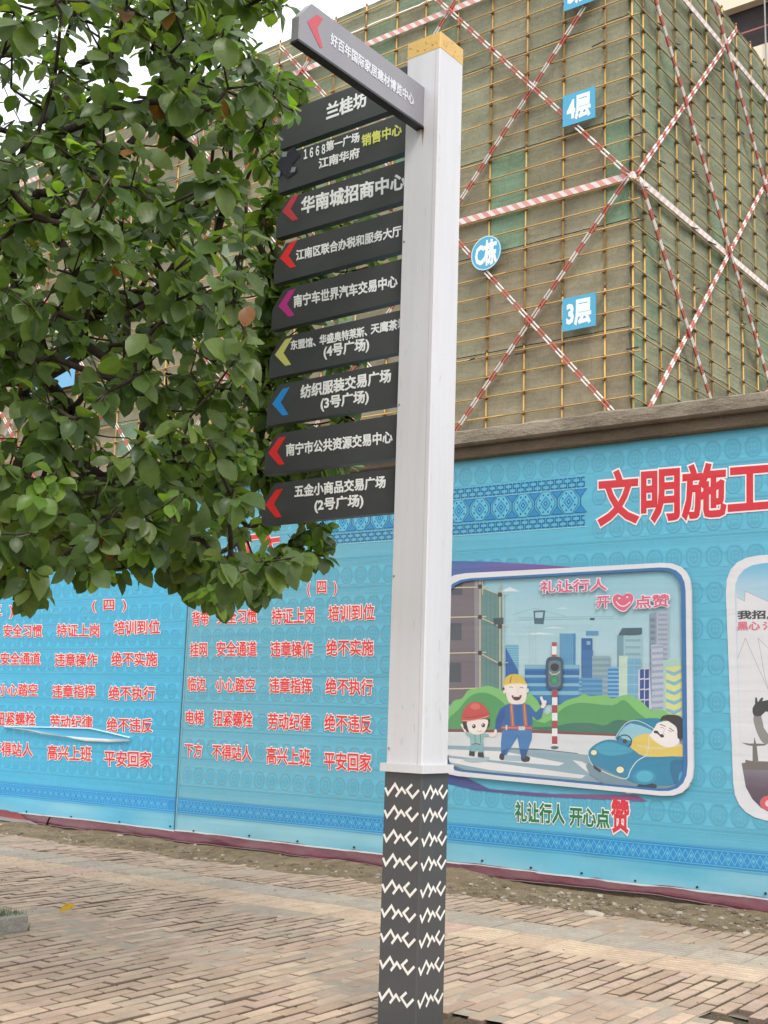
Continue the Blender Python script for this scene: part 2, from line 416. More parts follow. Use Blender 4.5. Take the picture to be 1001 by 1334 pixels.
dirt = b.build('dirt_bank', M_soil, None, True); dirt.rotation_euler = (0, 0, YW); dirt['kind'] = 'structure'
b = MB()
for k in range(900):
    s = R.uniform(-13.5, -2) if k % 3 else R.uniform(-5.8, -2.6); n = min(9.8, 8.9+abs(R.gauss(.25, .3)))
    r = R.choice((.006, .009, .012, .018, .026)) * (1 if k % 3 else 1.15)
    rock(b, (s, n, bank_h(s, n)+r*.15), r, mul(R.choice(('#A79A86', '#8D8272', '#C4BAA8', '#7B6B58')), R.uniform(.7, 1.1)), k)
for k in range(170):
    q = R.random(); s, n = (R.uniform(-3.5, -2.9), R.uniform(4.7, 5.4)) if q < .6 else (R.uniform(-2.45, -1.95), R.uniform(5.95, 6.45))
    r = R.uniform(.006, .02); rock(b, (s, n, -.035+r*.3), r, mul(R.choice(('#6E6152', '#93846F', '#B0A48F', '#50463A')), R.uniform(.7, 1)), 3000+k)
for k in range(130):
    s, n = R.uniform(-9, -2), R.uniform(4, 8.7); r = R.uniform(.003, .007); rock(b, (s, n, .004), r, mul(R.choice(('#5A5044', '#9A8C78')), R.uniform(.7, 1)), 5000+k)
ob = b.build('rubble', M_stone, None); ob.rotation_euler = (0, 0, YW); ob['kind'] = 'stuff'
for (x, y, r, lb) in ((775, 1191, .095, 'largest pale flat rubble stone lying in dirt below the picture banner'), (156, 1094, .05, 'small pale stone on the dirt strip below the left banner'),
                  (713, 1184, .055, 'small whitish stone at the edge of the dirt left of the largest stone')):
    p = ground(x, y); s, n = p.dot(UW), p.dot(NW); z = bank_h(s, n) if n > 8.7 else 0
    m_ = MB(); rock(m_, (0, 0, 0), r, '#C9C0AE', int(x)); o = m_.build('stone', M_stone, None, label=lb); o['category'] = 'stone'; o.location = wpt(s, z+r*.1, WD-n); o.rotation_euler = (0, 0, YW)
    o.scale = (1, .9, .55)
# twig litter on the dirt
b = MB()
for k in range(60):
    s, n = R.uniform(-11, -2.4), R.uniform(8.8, 9.6); a = R.uniform(0, 3.14); L = R.uniform(.03, .12); z = bank_h(s, n)+.006
    b.tube((s, n, z), (s+math.cos(a)*L, n+math.sin(a)*L, z+R.uniform(0, .02)), .003, .0015, 4, '#5B4634')
ob = b.build('twig_litter', M_bark, None); ob.rotation_euler = (0, 0, YW); ob['kind'] = 'stuff'

# ---------------------------------------------------------------- boundary wall
WS0, WS1 = -24.0, 4.0
wall = thing('boundary_wall', 'long rendered concrete boundary wall with a rough brown coping, carrying the blue banners', 'wall', wpt(WS0), YW)
b = MB(); b.box((0, 0, -.2), (WS1-WS0, .22, 4.04), '#8C8272'); b.build('wall_body', M_conc, wall)
def ledge(name, z0, z1, off, back, amp, col, seed):
    m_ = MB(); nx = 420; prof = [(back, z0), (-off*.8, z0), (-off, z0+.015), (-off, (z0+z1)/2), (-off+.01, z1-.02), (-off+.04, z1), (back, z1)]
    vs = []
    for i in range(nx+1):
        x = (WS1-WS0)*i/nx
        for k, (y, z) in enumerate(prof):
            q = noise.fractal(Vector((x*3, k*2.0, seed)), 1, 2, 5)*amp
            vs.append((x, y+q*(.9 if k not in (0, 6) else 0), z+(q*1.3 if k >= 4 else q*.25)))
    L = len(prof); m_.add(vs, [(i*L+k, (i+1)*L+k, (i+1)*L+k+1, i*L+k+1) for i in range(nx) for k in range(L-1)], col)
    return m_.build(name, M_conc, wall)
ledge('coping_molding', 4.045, 4.19, .085, .24, .008, '#7E705E', 3)
ledge('coping', 4.17, 4.325, .17, .30, .016, '#A39785', 8)

# ---------------------------------------------------------------- banners
def W3(s0): return lambda s, z, off: (s-s0, -off, z)
OCT_P = .181
def decor(mb, s0, s1, to3, base, off, seed, skip=lambda s, z: False):
    """the printed folk pattern: rows of octagons and hourglasses between dotted bands"""
    dk, lt = mul(base, .87), mul(base, 1.10)
    def rect(a, b_, c, d, col, o=0): mb.add([to3(a, c, off+o), to3(b_, c, off+o), to3(b_, d, off+o), to3(a, d, off+o)], [(0, 1, 2, 3)], col)
    k = 0; z = .60
    while z < 3.98:
        # dotted band
        x = s0
        while x < s1:
            x2 = min(s1, x+1.9)
            if not skip((x+x2)/2, z):
                rect(x, x2, z-.018, z-.011, lt); rect(x, x2, z+.020, z+.027, lt); rect(x, x2, z+.036, z+.052, dk)
            x = x2
        x = s0+.02
        while x < s1-.03:
            if not skip(x, z): rect(x, x+.022, z-.002, z+.004, lt); rect(x+.011, x+.028, z+.008, z+.013, lt)
            x += .037
        # octagon row
        zc = z+.168; n = int((s1-s0)/OCT_P)
        for i in range(n):
            c = s0+(i+.5)*OCT_P+.02
            if skip(c, zc): continue
            o8 = [(c+.070*math.cos(math.radians(22.5+45*q)), zc+.088*math.sin(math.radians(22.5+45*q))) for q in range(8)]
            strokepoly(mb, o8, .008, lambda a, e: to3(a, e, off+.0004), dk, True)
            i8 = [(c+.044*math.cos(math.radians(45*q)), zc+.058*math.sin(math.radians(45*q))) for q in range(8)]
            mb.add([to3(a, e, off+.0003) for a, e in i8], [tuple(range(8))], mul(base, .92))
            for q in range(4):
                a = math.radians(90*q+45); rect(c+.02*math.cos(a)-.006, c+.02*math.cos(a)+.006, zc+.027*math.sin(a)-.007, zc+.027*math.sin(a)+.007, lt, .0008)
            h = c+OCT_P/2
            for sg in (1, -1):
                mb.add([to3(h, zc+sg*.012, off+.0006), to3(h-.046, zc+sg*.094, off+.0006), to3(h+.046, zc+sg*.094, off+.0006)], [(0, 1, 2)], lt)
            rect(h-.003, h+.003, zc-.014, zc+.014, lt, .0007)
        z += .311; k += 1
def band(mb, s0, s1, z0, z1, to3, off, dark, light):
    def rect(a, b_, c, d, col, o=0): mb.add([to3(a, c, off+o), to3(b_, c, off+o), to3(b_, d, off+o), to3(a, d, off+o)], [(0, 1, 2, 3)], col)
    rect(s0, s1, z0, z1, dark); h = z1-z0; zc = (z0+z1)/2
    rect(s0, s1, z1+.008, z1+.02, mixc(dark, light, .5)); rect(s0, s1, z0-.02, z0-.010, mixc(dark, light, .5))
    rect(s0, s1, z1-.018, z1-.012, light, .0004); rect(s0, s1, z0+.012, z0+.018, light, .0004)
    x = s0; p = .105
    while x < s1-p:
        for a in (0, 1):
            strokepoly(mb, [(x, zc-h*.32), (x+p/2, zc+h*.32), (x+p, zc-h*.32)] if a else [(x, zc+h*.32), (x+p/2, zc-h*.32), (x+p, zc+h*.32)], .0065, lambda q, e: to3(q, e, off+.0006+.0004*a), light)
        mb.add([to3(x+p/2-.016, zc, off+.0012), to3(x+p/2, zc-.02, off+.0012), to3(x+p/2+.016, zc, off+.0012), to3(x+p/2, zc+.02, off+.0012)], [(0, 1, 2, 3)], light)
        x += p
def strip(mb, s0, s1, to3, off, base):
    """dark blue hexagon frieze between two meander rows"""
    dk = C_('#15609E'); md = C_('#2F86BC')
    def rect(a, b_, c, d, col, o=0): mb.add([to3(a, c, off+o), to3(b_, c, off+o), to3(b_, d, off+o), to3(a, d, off+o)], [(0, 1, 2, 3)], col)
    for z0 in (3.665, 3.30):
        x = s0; u = .0125; g_ = 0
        while x < s1-.04:
            S = [(0, 4, 4, .8), (0, 4, 2, .8), (0, 4, 0, .8)]
            for (a, b_, zz, t) in S: rect(x, x+.036, z0+zz*.0215, z0+zz*.0215+.011, dk)
            if g_ % 2 == 0: rect(x, x+.009, z0+.043, z0+.09, dk, .0003); rect(x+.027, x+.036, z0, z0+.05, dk, .0003)
            else: rect(x+.027, x+.036, z0+.043, z0+.09, dk, .0003); rect(x, x+.009, z0, z0+.05, dk, .0003)
            x += .0455; g_ += 1
        rect(s0, s1, z0-.016, z0-.011, mixc('#BDE6EE', base, .3))
    p = .243; n = int((s1-s0)/p)+1
    for i in range(n):
        c = s1-.28*p-i*p
        if c < s0: break
        for sg in (1, -1):       # hourglass triangles
            z1 = 3.535+sg*.112; tri = [(c-.062, z1), (c+.062, z1), (c, 3.535+sg*.035)]
            if tri[0][0] < s0: continue
            mb.add([to3(a, e, off+.0004) for a, e in tri], [(0, 1, 2)], md)
            strokepoly(mb, tri, .006, lambda q, e: to3(q, e, off+.0008), dk, True)
        rect(c-.005, c+.005, 3.49, 3.58, dk, .0006)
        h = c-p/2
        if h-.1 < s0: break
        hx = [(h-.098, 3.56), (h-.04, 3.648), (h+.04, 3.648), (h+.098, 3.56), (h+.098, 3.51), (h+.04, 3.422), (h-.04, 3.422), (h-.098, 3.51)]
        mb.add([to3(a, e, off+.0003) for a, e in hx], [tuple(range(8))], mul(base, 1.08))
        strokepoly(mb, hx, .006, lambda q, e: to3(q, e, off+.0009), dk, True)
        def dia(x, z, r, col, o=.0012): mb.add([to3(x-r, z, off+o), to3(x, z-r*1.25, off+o), to3(x+r, z, off+o), to3(x, z+r*1.25, off+o)], [(0, 1, 2, 3)], col)
        dia(h, 3.535, .058, md, .0011); dia(h, 3.535, .04, mul(base, 1.0), .0014); dia(h, 3.535, .026, dk, .0017); dia(h, 3.535, .012, mul(base, 1.1), .002)
        for a in range(8):
            t = math.radians(22.5+45*a); dia(h+.074*math.cos(t)*.92, 3.535+.088*math.sin(t), .0105, dk)
BZ0, BZ1 = .142, 4.047
def sheet(s0, s1, base, parent, seed, sag=.02, tear=None):
    """the printed sheet: a grid, so its hem and edges wander a little"""
    m_ = MB(); nx = int((s1-s0)/.12); nz = 30; vs = []; cs = []
    for j in range(nz+1):
        for i in range(nx+1):
            s = s0+(s1-s0)*i/nx; t = j/nz; z = BZ0+(BZ1-BZ0)*t
            edge = (noise.noise(Vector((s*.8, seed, 0)))*.016+noise.noise(Vector((s*4, seed, 0)))*.005)
            z += edge*(1-t)**30
            y = -.012-abs(noise.noise(Vector((s*1.5, 4, seed))))*.02*(1-t)**40
            f = noise.noise(Vector((s*.5, z*.5, seed)))
            vs.append((s-s0, y, z)); c_ = base
            if seed > 3: c_ = mixc('#70B0C2', base, min(1, max(0, (s+8.2)/2.6)))
            c_ = mul(c_, 1+.09*f+.03*noise.noise(Vector((s*6, z*14, seed))))
            if z < .36: c_ = mixc(c_, '#A9D3DA', min(.55, max(0, .28+.5*noise.noise(Vector((s*1.3, z*9, seed))))))
            cs.append(c_)
    m_.add(vs, [(j*(nx+1)+i, j*(nx+1)+i+1, (j+1)*(nx+1)+i+1, (j+1)*(nx+1)+i) for j in range(nz) for i in range(nx)], cs)
    m_.build('printed_sheet', M_print, parent, True)
    h = MB(); vs = []
    for i in range(nx+1):
        s = s0+(s1-s0)*i/nx; edge = (noise.noise(Vector((s*.8, seed, 0)))*.016+noise.noise(Vector((s*4, seed, 0)))*.005)
        y = -.014-abs(noise.noise(Vector((s*1.5, 4, seed))))*.02
        vs += [(s-s0, y-.003, BZ0+edge-.006), (s-s0, y-.005, BZ0+edge+.010), (s-s0, y+.012, BZ0+edge-.004)]
    h.add(vs, [f for i in range(nx) for f in ((i*3, i*3+3, i*3+4, i*3+1), (i*3+2, i*3+5, i*3+3, i*3))], '#DCE6E6'); h.build('hem', M_print, parent)
    n = MB(); x = s0+.3
    while x < s1:
        z = BZ0+R.uniform(.02, .05); n.tube((x-s0, -.012, z), (x-s0, -.028, z), .011, .009, 8, '#2B2622'); x += R.uniform(.45, .9)
    n.build('nail_heads', M_pipe, parent, kind='stuff')
OFF = .0132
# left banner
SL0, SL1 = -24.0, -9.86
BASE_L, BASE_R = lin('#51B3D6'), lin('#5FAFC9')
bl = thing('banner', 'brighter blue banner of red safety slogans with a long torn slit, left of the seam', 'banner', wpt(SL0), YW, 'blue printed banners on the wall')
sheet(SL0, SL1, BASE_L, bl, 1.3)
b = MB(); to = W3(SL0)
text_zone = lambda s, z: False
decor(b, SL0+.1, SL1-.03, to, BASE_L, OFF, 1)
band(b, SL0+.05, SL1-.02, .345, .497, to, OFF+.0012, '#2E92D0', '#62BDE6')
strip(b, SL0+8.2, SL1-.55, to, OFF+.0015, BASE_L)
b.build('printed_pattern', M_print, bl)
RED = '#E33A3C'
b = MB(); oF = OFF+.0042
rowsL = [('安全习惯', 6.5, 821.8, 56.6, 821.8, 16), ('持证上岗', 76, 821, 131, 821.5, 16.3), ('培训到位', 150.6, 818, 210, 816.5, 18),
         ('安全通道', 3, 858, 54, 858, 16), ('违章操作', 73.5, 859.5, 128.5, 859.5, 17), ('绝不实施', 147, 858.7, 206.5, 858.7, 18),
         ('小心踏空', 0, 898.5, 50.6, 898.5, 16), ('违章指挥', 70, 900.5, 126, 900.5, 17), ('绝不执行', 143.6, 903, 203.4, 903, 18),
         ('扭紧螺栓', -4, 936, 48, 936.5, 17), ('劳动纪律', 67.5, 940, 122, 941, 17), ('绝不违反', 141, 944, 200, 945, 18),
         ('不得站人', -9, 975.5, 44, 976.5, 18), ('高兴上班', 63.6, 980, 120.8, 982, 19), ('平安回家', 137.7, 987.5, 199, 989.5, 20),
         ('(  四  )', 122, 790, 166, 789, 16), ('(  三  )', -26, 797.5, 19, 797, 17)]
for r_ in rowsL: text_px(b, *r_, wpx, to, oF, RED, .02, .066, '#F7E9E4')
b.build('slogan_lettering', M_print, bl)
# torn slit: opening, lifted upper lip, curled pale lower lip
def P2(pts): return [wpx(*p) for p in pts]
b = MB()
up = [(8, 946.5), (30, 947), (60, 947.5), (90, 948.3), (120, 949), (145, 954.5), (172, 961)]
lo = [(8, 947), (38, 950.5), (60, 954.5), (90, 959.5), (115, 961.5), (145, 963.5), (172, 964)]
U_, L_ = P2(up), P2(lo); n = len(U_)
b.add([to(*p, oF+.006) for p in U_]+[to(*p, oF+.006) for p in L_], [(i, i+1, n+i+1, n+i) for i in range(n-1)], '#4AA6CB')
b.build('slit_backing', M_print, bl)
b = MB()
lo2 = [(8, 947.4), (38, 951.5), (60, 956.5), (90, 960.5), (115, 965.8), (145, 967), (173, 965.6)]
L2 = P2(lo2)
b.add([to(p[0], p[1]-.004, oF+.012) for p in L_]+[to(p[0], p[1]+.006, oF+.040) for p in L_]+[to(*p, oF+.016) for p in L2],
      [f for i in range(n-1) for f in ((i, i+1, n+i+1, n+i), (n+i, n+i+1, 2*n+i+1, 2*n+i))], '#E9EDEC')
b.add([to(p[0], p[1]+.010, oF+.007) for p in U_]+[to(p[0], p[1]-.004, oF+.022) for p in U_], [(i, i+1, n+i+1, n+i) for i in range(n-1)], '#A9D6E6')
b.build('curled_edge', M_print, bl, True)

# right banner
SR0, SR1 = -9.855, 4.0
br = thing('banner', 'blue banner with red heading, slogan rows and the framed road courtesy picture, behind the signpost', 'banner', wpt(SR0), YW, 'blue printed banners on the wall')
sheet(SR0, SR1, BASE_R, br, 5.1)
b = MB(); to = W3(SR0)
sk = lambda s, z: (-6.36 < s < -3.80 and 1.0 < z < 2.82) or (-3.44 < s < -.9 and .95 < z < 2.8) or (-8.15 < s < -4.72 and 3.2 < z < 3.78)
decor(b, SR0+.03, SR1-.1, to, BASE_R, OFF, 2, sk)
band(b, SR0+.02, SR1-.05, .345, .497, to, OFF+.0012, '#2E8BC6', '#64B6D8')
strip(b, -8.1, -4.762, to, OFF+.0015, BASE_R)
# pale seam edge and grubby overlap beside it
b.add([to(SR0+.002, .16, OFF+.004), to(SR0+.022, .16, OFF+.004), to(SR0+.030, 4.0, OFF+.004), to(SR0+.004, 4.0, OFF+.004)], [(0, 1, 2, 3)], '#8FB9C4')
b.build('printed_pattern', M_print, br)
b = MB(); b.add([(-.012, -.020, .16), (.004, -.026, .16), (.010, -.026, 4.03), (-.008, -.020, 4.03), (.004, -.012, .16), (.010, -.012, 4.03)], [(0, 1, 2, 3), (1, 4, 5, 2)], '#2F6F88'); b.build('seam_edge', M_print, br)
b = MB()
text_px(b, '文明施工', 782, 650.5, 1006, 633, 68, wpx, to, oF, '#D0343E', .03, .06, '#F6E9E6')
b.build('heading_lettering', M_print, br)
b = MB()
rowsR = [('背带', 252, 806, 273.6, 806, 18), ('安全习惯', 285, 803.8, 336.5, 802.8, 18), ('持证上岗', 356, 803, 411, 801.5, 20), ('培训到位', 429.5, 799, 489.4, 797, 20),
         ('挂网', 249.6, 846.5, 271.5, 846, 18), ('安全通道', 284, 845, 336, 845, 19), ('违章操作', 354.5, 845.5, 409, 845.5, 20), ('绝不实施', 427, 844, 488, 843.5, 21),
         ('临边', 246.6, 891, 269.4, 891, 18), ('小心踏空', 282.6, 892, 333.5, 892.5, 19), ('违章指挥', 352.7, 892.5, 408, 893.5, 20), ('绝不执行', 426, 894, 487, 895, 21),
         ('电梯', 244, 934.5, 267, 935, 18), ('扭紧螺栓', 280, 935.5, 330.5, 937, 20), ('劳动纪律', 351, 939.5, 406.4, 941, 21), ('绝不违反', 424.6, 941, 485, 943.5, 22),
         ('下方', 242.4, 977, 265, 978, 18), ('不得站人', 278.4, 979.5, 329.3, 981.5, 20), ('高兴上班', 349, 984, 405.5, 986.5, 22), ('平安回家', 424, 990.5, 485, 993.5, 23),
         ('(  四  )', 402, 767.5, 440, 766.5, 19)]
for r_ in rowsR: text_px(b, *r_, wpx, to, oF, RED, .02, .066, '#F7E9E4')
b.build('slogan_lettering', M_print, br)
# fragments of the big red heading that show through the tree
b = MB()
for (x0, y0, x1, y1) in ((322, 690, 326, 720), (314, 702, 340, 699), (350, 697, 355, 716), (343, 706, 366, 703)):
    strokepoly(b, P2([(x0, y0), (x1, y1)]), .075, lambda q, e: to(q, e, oF), '#F3DAD6'); strokepoly(b, P2([(x0, y0), (x1, y1)]), .05, lambda q, e: to(q, e, oF+.002), RED)
b.build('heading_strokes', M_print, br)

# ---------------------------------------------------------------- the road courtesy picture (flat print, drawn in measured photo points)
class Art:
    """layers of flat printed shapes; each call lies a hair in front of the last"""
    def __init__(s, to3, off): s.mb = MB(); s.to3 = to3; s.off = off; s.k = 0
    def nx(s): s.k += 1; return s.off+s.k*.00006
    def fade(s): s.mb.c = [mul(mixc(c, (.50, .56, .57), .10), .93) for c in s.mb.c]
    def poly(s, pts, col, smooth=0):
        if smooth: pts = sm(pts, smooth)
        q = [wpx(*p) for p in pts]; o = s.nx()
        tris = geometry.tessellate_polygon([[Vector((a, e, 0)) for a, e in q]])
        if isinstance(col, list) and smooth: col = col[0]
        s.mb.add([s.to3(a, e, o) for a, e in q], [tuple(t) for t in tris], col)
    def quad(s, x0, y0, x1, y1, col): s.poly([(x0, y0), (x1, y0), (x1, y1), (x0, y1)], col)
    def line(s, pts, w_, col, smooth=0, closed=False):
        if smooth: pts = sm(pts, smooth, closed)
        q = [wpx(*p) for p in pts]; o = s.nx()
        strokepoly(s.mb, q, w_*.0066, lambda a, e: s.to3(a, e, o), col, closed)
    def el(s, cx, cy, rx, ry, col, n=18): s.poly(ell(cx, cy, rx, ry, n), col)
def rrect(tl, tr, br_, bl_, r, n=5):
    """rounded quadrilateral through four corners, radii in px"""
    P = [Vector(tl), Vector(tr), Vector(br_), Vector(bl_)]; out = []
    for i in range(4):
        p = P[i]; a = (P[i-1]-p); c = (P[(i+1) % 4]-p); ri = r[i]
        A = p+a.normalized()*ri; B = p+c.normalized()*ri
        for k in range(n+1):
            t = k/n; out.append(tuple(A*(1-t)**2+p*2*t*(1-t)+B*t*t))
    return out
A = Art(to, OFF+.005)
# blue to purple swoosh behind the frame
A.poly([(560, 738), (590, 731), (640, 732), (700, 735.5), (766, 740.5), (700, 748), (640, 756), (585, 772), (560, 800)],
       ['#1F5FA0', '#2467A8', '#4F5CA5', '#6E4C9A', '#8A4A96', '#7A4A97', '#4A5BA3', '#1F5FA0', '#1F5FA0'])
A.poly([(560, 985), (582, 1000), (640, 1028), (720, 1034), (830, 1036), (845, 1044), (790, 1041), (700, 1037), (620, 1029), (582, 1020), (560, 1005)],
       ['#1E3E86', '#2A3C86', '#4E3E88', '#7A3C80', '#93407E', '#93407E', '#8A3E7E', '#5A3C84', '#2E3C86', '#1E3E86', '#1E3E86'])
outer = rrect((570, 749.5), (902.5, 732), (906.5, 1040.5), (570, 1008), (40, 38, 42, 30))
A.poly(outer, '#E4E2E6')
blue = rrect((580, 756), (895.5, 738), (899, 1034), (580, 1003), (36, 33, 38, 26)); A.poly(blue, '#1C6AA8')
inner = rrect((584, 758.5), (889.5, 742.5), (893, 1030), (584, 1001.5), (34, 30, 33, 24))
A.poly(inner, ['#C4DBE0' if y > 850 else mixc('#8FC3D4', '#BFD8DD', max(0, (y-745)/105)) for x, y in inner])
X = lambda x, y: (580+x/4.55, 720+y/4.55)              # enlargement coordinates of the left half
Y = lambda x, y: (760+x/4.154, 840+y/4.154)            # ... and of the car corner
def clipx(pts): return [(max(585.5, p[0]), p[1]) for p in pts]
# clouds
for (x, y, rx, ry) in ((390, 222, 55, 17), (565, 481, 95, 8), (650, 446, 75, 6), (700, 330, 40, 4)): A.poly([X(x-rx, y+ry*.5), X(x-rx*.4, y-ry*.4), X(x, y-ry), X(x+rx*.5, y-ry*.3), X(x+rx, y+ry*.5)], '#DCE6E8')
# tower crane
for a, c in (((440, 385), (1000, 380)), ((440, 400), (1000, 392)), ((400, 372), (530, 330)), ((530, 330), (720, 378))): A.line([X(*a), X(*c)], .5, '#7F9FB0')
A.line([X(505, 415), X(505, 660)], .5, '#A9BFC8'); A.line([X(545, 415), X(545, 660)], .5, '#A9BFC8')
for k in range(12): A.line([X(505, 420+k*20), X(545, 440+k*20)], .35, '#A9BFC8')
A.poly([X(530, 345), X(600, 343), X(590, 425), X(535, 422)], '#3E5E74'); A.poly([X(540, 355), X(588, 353), X(583, 388), X(541, 388)], '#A9C9D4')
A.quad(*X(865, 388), *X(892, 400), '#2E4658')
# far skyscrapers
def tower(x0, y0, x1, y1, col, stripes=None, sc=None, vert=False, f=X):
    A.poly([f(x0, y0), f(x1, y0), f(x1, y1), f(x0, y1)], col)
    if stripes:
        L = (x1-x0) if vert else (y1-y0); n = max(1, int(L/stripes))
        for k in range(n):
            if vert: A.poly([f(x0+k*stripes, y0), f(x0+k*stripes+stripes*.45, y0), f(x0+k*stripes+stripes*.45, y1), f(x0+k*stripes, y1)], sc)
            else: A.poly([f(x0, y0+k*stripes), f(x1, y0+k*stripes), f(x1, y0+k*stripes+stripes*.45), f(x0, y0+k*stripes+stripes*.45)], sc)
tower(365, 545, 442, 900, '#5FA3C4', 14, '#86BCD2'); A.poly([X(365, 560), X(365, 900), X(440, 900), X(440, 700)], '#1E5FA4')
tower(842, 465, 915, 490, '#4F93BB'); tower(685, 480, 780, 700, '#3C86B9', 12, '#6CAACB', True)
tower(890, 618, 990, 740, '#8DA9B4', 18, '#9DB8C0')
tower(815, 508, 880, 735, '#1D5C9E'); [A.quad(*X(846, y), *X(868, y+22), '#7FB0D0') for y in (525, 595, 660)]
tower(480, 665, 802, 900, '#2D78B4', 52, '#7FB6CC'); tower(480, 700, 802, 726, '#1C5EA2'); tower(480, 756, 802, 775, '#2A6FAE')
tower(800, 740, 945, 900, '#3F88B8', 22, '#79B0CB')
# right hand skyscrapers
A.poly([(806, 830), (812, 818.5), (838, 818), (838, 826), (806, 830)], '#3B5A68'); A.poly([(806, 828), (838, 828), (838, 905), (806, 905)], '#9DBFC8'); A.poly([(806, 828), (814, 828), (814, 905), (806, 905)], '#6E98A8')
for k in range(7): A.quad(816, 833+k*9, 836, 836+k*9, '#7FA9B6')
A.poly([(848, 800), (860, 797), (873, 794), (873, 905), (848, 905)], '#A9B4C2'); A.poly([(848, 800), (857, 798), (857, 905), (848, 905)], '#8B98AC')
for k in range(15): A.quad(859, 800+k*6.4, 871, 802.5+k*6.4, '#8C9BB0')
for k in range(9): A.quad(849, 806+k*8, 855, 810+k*8, '#6F7F98')
tower(0, 30, 60, 300, '#2C6CA8', f=Y); tower(55, 60, 150, 300, '#7E9CAC', 30, '#92AEB8', f=Y)
tower(0, 180, 110, 330, '#3D80B4', 26, '#5C9AC4', f=Y); tower(140, 120, 205, 330, '#2F7DBE', 22, '#7CB6D8', f=Y)
tower(200, 60, 250, 330, '#BFD8C4', f=Y); tower(246, 75, 318, 340, '#6FA9C8', f=Y)
for k in range(5): A.line([Y(200, 110+k*52), Y(318, 112+k*52)], .35, '#D8E8E4')
A.line([Y(283, 75), Y(283, 340)], .35, '#A9CCD8')
A.poly([Y(305, 135), Y(365, 120), Y(378, 350), Y(305, 350)], '#C8CBDC')
for cx in (314, 341):
    for k in range(4): A.poly([Y(cx, 135+k*56), Y(cx+22, 132+k*56), Y(cx+22, 180+k*56), Y(cx, 184+k*56)], '#223F86')
A.poly([Y(375, 0), Y(440, 0), Y(445, 370), Y(378, 360)], '#B9BFD0')
for k in range(11): A.poly([Y(378, 8+k*33), Y(440, 4+k*33), Y(440, 18+k*33), Y(378, 23+k*33)], '#97A4BC')
A.poly([Y(440, 85), Y(538, 72), Y(545, 400), Y(445, 395)], '#A8CCC0'); A.poly([Y(455, 122), Y(540, 112), Y(545, 380), Y(455, 385)], '#D5D98A')
for k in range(5): A.poly([Y(456, 135+k*52), Y(500, 150+k*52), Y(541, 130+k*52), Y(542, 148+k*52), Y(500, 170+k*52), Y(456, 152+k*52)], '#7DB3CC')
# building site on the left
A.poly(clipx([X(0, 150), X(185, 148), X(190, 880), X(0, 900)]), '#70626A')
A.poly([X(182, 148), X(232, 150), X(232, 870), X(188, 880)], '#8B8790')
for (y0, y1, xr) in ((160, 252, 112), (420, 520, 108), (652, 768, 105)): A.poly(clipx([X(0, y0), X(xr, y0), X(xr, y1), X(0, y1)]), '#474552')
A.poly([X(226, 208), X(352, 250), X(352, 850), X(226, 850)], '#5E8582')
for k in range(9): A.line([X(240+k*13, 215+k*4), X(240+k*13, 850)], .35, '#4A6E70' if k % 2 else '#7BA09C')
for k in range(5): A.line([X(228, 300+k*110), X(350, 340+k*112)], .4, '#4C6C6C')
A.line([X(353, 250), X(353, 800)], 1.2, '#DCE2E0')
bam = '#D3C4A0'
for x in (217, 335): A.line([X(x, 150 if x < 300 else 190), X(x, 850)], 2.6, '#3E3A36'); A.line([X(x, 150 if x < 300 else 190), X(x, 850)], 2.0, bam)
A.line([X(232, 150), X(232, 250)], 1.2, bam); A.line([X(195, 148), X(195, 200)], 1.0, '#BDBDBD')
for y in (210, 385, 597, 808): A.line([(585.5, 720+y/4.55), X(255, y-5)], 1.7, bam)
for (y, y2) in ((205, 250), (385, 438), (597, 660)): A.line([X(217, y), X(335, y2), ], 1.5, bam); A.line([X(320, y2), X(385, y2-8)], 1.2, bam); A.el(*X(335, y2), 3.1, 3.1, '#2E2A2C', 9); A.el(*X(217, y-2), 3.1, 3.1, '#2E2A2C', 9)
A.poly([X(295, 390), X(355, 385), X(355, 425), X(300, 430)], '#37474C')
# hedges
def hedge(pts, col): A.poly(clipx(pts), col, 3)
hedge([X(30, 950), X(60, 880), X(110, 865), X(150, 815), X(215, 800), X(270, 790), X(350, 820), X(400, 860), X(500, 835), X(560, 880), X(610, 960), X(720, 880), X(800, 855), X(830, 835), X(870, 850), X(960, 845), X(1001, 865), (820, 905), (838, 914), (850, 925), (866, 925), (876, 933), (886, 948), (886, 957), (586, 953)], '#7DC069')
hedge([X(30, 990), X(90, 930), X(160, 850), X(240, 830), X(320, 860), X(400, 930), X(480, 960), X(600, 1010), X(700, 930), X(760, 900), X(830, 890), X(1001, 905), (815, 912), (833, 928), (850, 940), (868, 945), (880, 955), (760, 960), (586, 956)], '#4F9A57')
hedge([X(500, 1040), X(650, 1030), X(760, 1010), X(880, 1010), (790, 945), (805, 938), (822, 941), (826, 957), (760, 957)], '#2F7058')
# kerb, footway, road, crossing
A.poly([(585.5, 949.5), (700, 951), (830, 957), (888, 962), (888, 966), (830, 960), (700, 955), (585.5, 953.5)], '#7E3A3E')
A.poly([(585.5, 953.5), (700, 955), (830, 960), (888, 966), (888, 1000), (780, 985), (700, 975), (585.5, 971)], '#DBDDDF')
road = [(585.5, 971), (700, 975), (780, 985), (888, 1005)]+[p for p in inner if p[1] > 1000 and p[0] > 800]+[(836, 1024), (700, 1012), (610, 1003), (589, 995)]
A.poly(road, '#8FA9B6')
A.poly([(585.5, 976), (660, 979), (738, 994), (730, 997.5), (650, 991), (585.5, 984)], '#E6E3E4')
A.poly([(587, 987), (650, 994), (765, 1010), (760, 1014), (640, 1003), (588, 993)], '#E6E3E4')
A.poly([(606, 1004), (625, 1008), (720, 1015), (795, 1025), (796, 1027), (700, 1021), (622, 1013)], '#E3E2E4')
